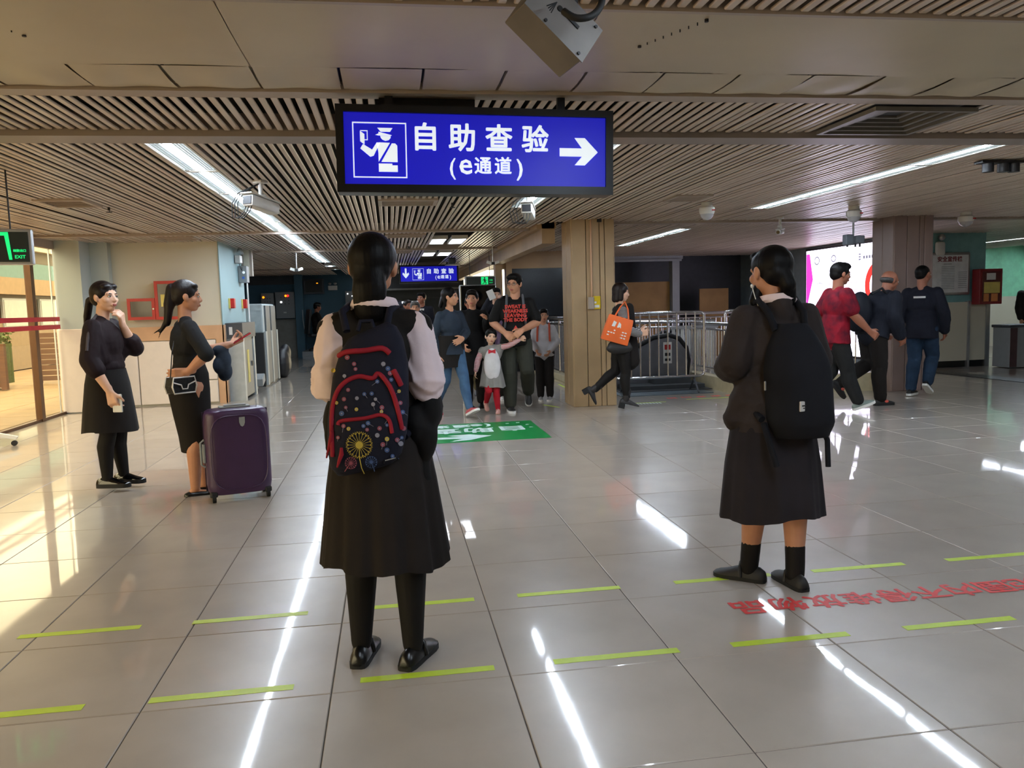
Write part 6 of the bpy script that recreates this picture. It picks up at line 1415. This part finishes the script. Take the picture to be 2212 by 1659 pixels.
# ---- 6: woman with the orange bag
m_bs = stripes('black_white_stripe', '#141416', '#a9a7a6', .016, 2, .55)
ow = Person('woman with bob haircut and striped sleeves carrying an orange bag', (3.80, 7.02, 0), -92, 1.60, .007, head=(-2, -6, 0), skin=m_skin_l,
    pose=dict(eR=(.125, .0, .645), wR=(.10, .135, .605), eL=(-.11, .05, .65), wL=(-.05, .17, .62), kR=(.045, .03, .30), aR=(.045, .035, .095), kL=(-.05, -.03, .31), aL=(-.05, -.21, .16)),
    hands={'R': dict(d=(-.1, .9, .2), n=(-.9, 0, .2), curl=45), 'L': dict(d=(.1, .9, .1), n=(.9, 0, .2), curl=45)}, yawf=((0, -14), (0, -62)))
ow.face(); ow.hair('bob', m_hairb); ow.top('striped_shirt', m_bs, .012, 1.9, low=.06, flare=.006)
b = MB(); ow.torso(b, .018); b.cone((.0, .12, 1.3), (.0, .16, .62), .06, .09); b.cone((0, .1, 1.0), (0, .12, .6), .1, .1); blob(b, 'waistcoat', m_blk, .009, ow.o, 2)
ow.trousers(m_tight, .006, .003); ow.shoes(M('black_boot', '#231f20', .6), 'boot')
t = item('tote_bag', 'orange shopping bag with white print on the arm of the bob-haired woman', 'bag', ow); BM = TR((.22, -.09, 1.03), 0, 4, 0) @ TR((0, 0, 0), -17)
m_or = M('orange_bag', '#d9601f', .6, var=.08, scale=5, bump=.25, bscale=7)
b = MB(); b.loft([[BM @ V(p) for p in ((-.03*q, -.17*q2, z), (.03*q, -.17*q2, z), (.045*q, 0, z), (.03*q, .17*q2, z), (-.03*q, .17*q2, z), (-.045*q, 0, z))] for z, q, q2 in ((-.16, 1, .93), (-.155, 1.2, 1), (0, 1.2, .98), (.14, .9, .92), (.165, .6, .9))]); b.build('body', m_or, t, smooth=35)
b = MB()
for y in (-.1, .1): pass
b.tube([BM @ V((.03, -.09, .16)), BM @ V((.0, -.05, .28)), BM @ V((-.05, .0, .36)), BM @ V((-.0, .05, .28)), BM @ V((.03, .09, .16))], .01, 6); b.build('handle', m_or, t, smooth=60)
b = MB(); r = random.Random(2)
b.prism([(-.10, .03), (-.06, .03), (-.05, .09), (-.09, .10)], 0, .003, BM @ TR((.047, 0, 0), 90, 0, 90)); b.prism([(-.03, .03), (.02, .03), (.01, .08), (-.02, .10)], 0, .003, BM @ TR((.047, 0, 0), 90, 0, 90))
for k in range(3):
    for q in range(7):
        if r.random() < .8: b.prism([(-.13+q*.036, -.02-.035*k), (-.105+q*.036, -.02-.035*k), (-.105+q*.036, -.006-.035*k), (-.13+q*.036, -.006-.035*k)], 0, .003, BM @ TR((.047, 0, 0), 90, 0, 90))
b.build('print', m_whitep, t)
t = item('handbag', 'black handbag hanging below the orange bag', 'handbag', ow); b = MB(); b.ell((.18, -.06, .80), (.06, .17, .075), 18, 10); b.ell((.18, -.06, .84), (.05, .15, .07), 18, 10); blob(b, 'body', m_shoem, .010, t, 2); b = MB(); b.tube([(.18, -.15, .86), (.14, -.06, 1.2), ow.q['sR']+V((.01, 0, .05)), (.14, .02, 1.2), (.18, .05, .86)], .006, 6); b.build('strap', m_shoem, t)
t = item('phone', 'dark phone in the hands of the bob-haired woman', 'phone', ow); b = MB(); b.rbox((0, 0, 0), (.07, .13, .012), .004, 1, TR((.02, .285, 1.0), 25)); b.build('body', m_dark, t)

# ---- 7: men walking past the light box
m_rt = M('red_tie_dye', '#8e1226', .8, var=.2, scale=9, col2='#4a0a1c', spec=.2)
rd = Person('young man in red patterned T-shirt striding past the light box', (6.08, 5.92, 0), -92, 1.76, .008, man=True, skin=m_skin_d, head=(-4, -6, 0),
    pose=dict(pel=(0, 0, .515), chest=(0, .015, .71), neck=(0, .02, .815), head=(0, .04, .922), eR=(.125, .06, .655), wR=(.12, .175, .545), eL=(-.13, -.04, .65), wL=(-.13, -.05, .52), kR=(.045, .07, .28), aR=(.045, .15, .07), kL=(-.045, .0, .275), aL=(-.045, -.165, .055)),
    hands={'R': dict(d=(0, .7, -.5), n=(-1, 0, 0), curl=30)}, yawf=((0, 18), (0, -12)), build=1.02)
rd.face(); rd.hair('short'); rd.top('t_shirt', m_rt, .030, .72, low=.05, flare=.014); rd.trousers(cloth('dark_joggers', '#1b1c1d'), .012, .018); rd.shoes(M('grey_green_sneaker', '#6f7a74', .6), 'sneaker', m_whitep)
b = MB(); P = rd.q['pel']
for k in range(4): b.bb(.118, .124, -.06, .02+.01*(k % 2), P.z+.0+.03*k, P.z+.012+.03*k)
b.build('hem_print', m_whitep, rd.o)
bl = Person('balding man in dark jacket with a backpack leaning forward past the pillar', (6.86, 6.35, 0), -86, 1.74, .009, man=True, skin=m_skin_d, head=(0, -14, 0),
    pose=dict(pel=(0, -.01, .52), chest=(0, .05, .70), neck=(0, .085, .795), head=(0, .125, .885), eR=(.13, .06, .63), wR=(.12, .12, .50), eL=(-.13, .09, .64), wL=(-.13, .17, .53), kR=(.045, .02, .285), aR=(.045, .03, .045), kL=(-.045, .0, .30), aL=(-.045, -.24, .16)),
    yawf=(0, (0, -50)), build=1.1)
bl.face(); bl.hair('bald', m_hairg); bl.top('jacket', cloth('dark_navy_jacket', '#171a24', bump=.3, bs=18), .032, 1.95, low=.03, flare=.012); bl.trousers(m_blk, .012, .022); bl.shoes(m_shoem, 'sneaker', m_rubber)
b = MB()
for n in 'RL': F = bl.footm(n); b.ell(F @ V((.035, .06, .05)), (.012, .03, .02))
b.build('shoe_flash', M('orange_flash', '#c24a3a', .5), bl.o)
t = item('backpack', 'dark rounded backpack on the leaning man by the pillar', 'backpack', bl); b = MB(); b.ell((0, -.20, 1.17), (.15, .14, .25), 20, 12); b.ell((0, -.26, 1.07), (.12, .11, .15), 18, 10); blob(b, 'body', cloth('navy_pack', '#12151f', .6), .012, t, 2); b = MB(); b.tube([(.11, -.12, 1.38), (.11, .02, 1.45), (.12, .16, 1.3), (.13, .1, 1.02), (.11, -.1, 1.0)], .016, 8); b.build('strap', m_dark, t)
dk = Person('man in dark jacket and blue jeans walking away beside the right pillar', (7.98, 7.0, 0), -55, 1.74, .009, man=True, skin=m_skin_d, head=(-20, -4, 0),
    pose=dict(eR=(.155, .0, .64), wR=(.14, .07, .50), eL=(-.15, -.03, .64), wL=(-.17, -.04, .51), kR=(.05, .10, .30), aR=(.05, .0, .10), kL=(-.05, .01, .285), aL=(-.05, -.06, .05)), yawf=((0, -30), 0), build=1.06)
dk.face(); dk.hair('shaved', m_hair); dk.top('jacket', cloth('black_track_top', '#151722', bump=.2), .022, 1.95, low=.085, flare=.008); dk.trousers(cloth('dark_jeans', '#22344a', var=.2), .010, .02); dk.shoes(m_shoem, 'sneaker', m_whitep)
b = MB(); c = dk.q['chest']; b.bb(-.06, .09, c.y-.158, c.y-.150, c.z+.06, c.z+.085); b.build('back_logo', m_whitep, dk.o)
# far right, beyond the notice wall
fr1 = Person('dark clothed person with white sleeve in the far right room', (13.3, 13.9, 0), -30, 1.68, .014, man=True); fr1.face(); fr1.hair('short'); fr1.top('vest', m_blk, .02, .2); fr1.trousers(m_blk); fr1.shoes(m_shoe); b = MB(); fr1.arm(b, 'R', .014, 0, 1.5); fr1.arm(b, 'L', .014, 0, 1.5); blob(b, 'sleeve', m_whitep, .012, fr1.o)
fr2 = Person('person bending beside the loaded trolley in the far right room', (12.75, 14.0, 0), 20, 1.55, .014, man=True); fr2.face(); fr2.hair('short'); fr2.top('jacket', m_char, .02, 1.9); fr2.trousers(m_blk); fr2.shoes(m_shoe)
fr3 = Person('person in dark clothes cut off by the right edge', (14.05, 12.05, 0), 175, 1.66, .013, man=True); fr3.face(); fr3.hair('short'); fr3.top('jacket', m_char, .02, 1.9); fr3.trousers(m_blk); fr3.shoes(m_shoe)
# seated guard
gd = Person('guard in black uniform and cap seated at the far corridor desk', (-1.2, 21.3, .22), -75, 1.68, .013, man=True, skin=m_skin_d, head=(0, -8, 0),
    pose=dict(pel=(0, 0, .36), chest=(0, -.01, .55), neck=(0, .01, .65), head=(0, .03, .755), kR=(.06, .25, .33), aR=(.06, .26, .05), kL=(-.06, .25, .33), aL=(-.06, .26, .05), eR=(.14, .06, .50), wR=(.10, .2, .46), eL=(-.14, .06, .50), wL=(-.1, .2, .46)))
gd.face(); gd.hair('short'); gd.top('uniform', m_blk, .018, 1.9); gd.trousers(m_blk); gd.shoes(m_shoe)
b = MB(); k = gd.hs; b.ell((0, -.15*k, .62*k), (.82*k, .95*k, .48*k), 16, 10, gd.HM); b.rbox((0, .8*k, .45*k), (.9*k, .6*k, .05*k), .005, 1, gd.HM); b.build('cap', m_black, gd.o, smooth=60); b = MB(); b.ell((0, .75*k, .75*k), (.12*k, .08*k, .12*k), 8, 6, gd.HM); b.build('badge', m_alu, gd.o)
apply_blobs()
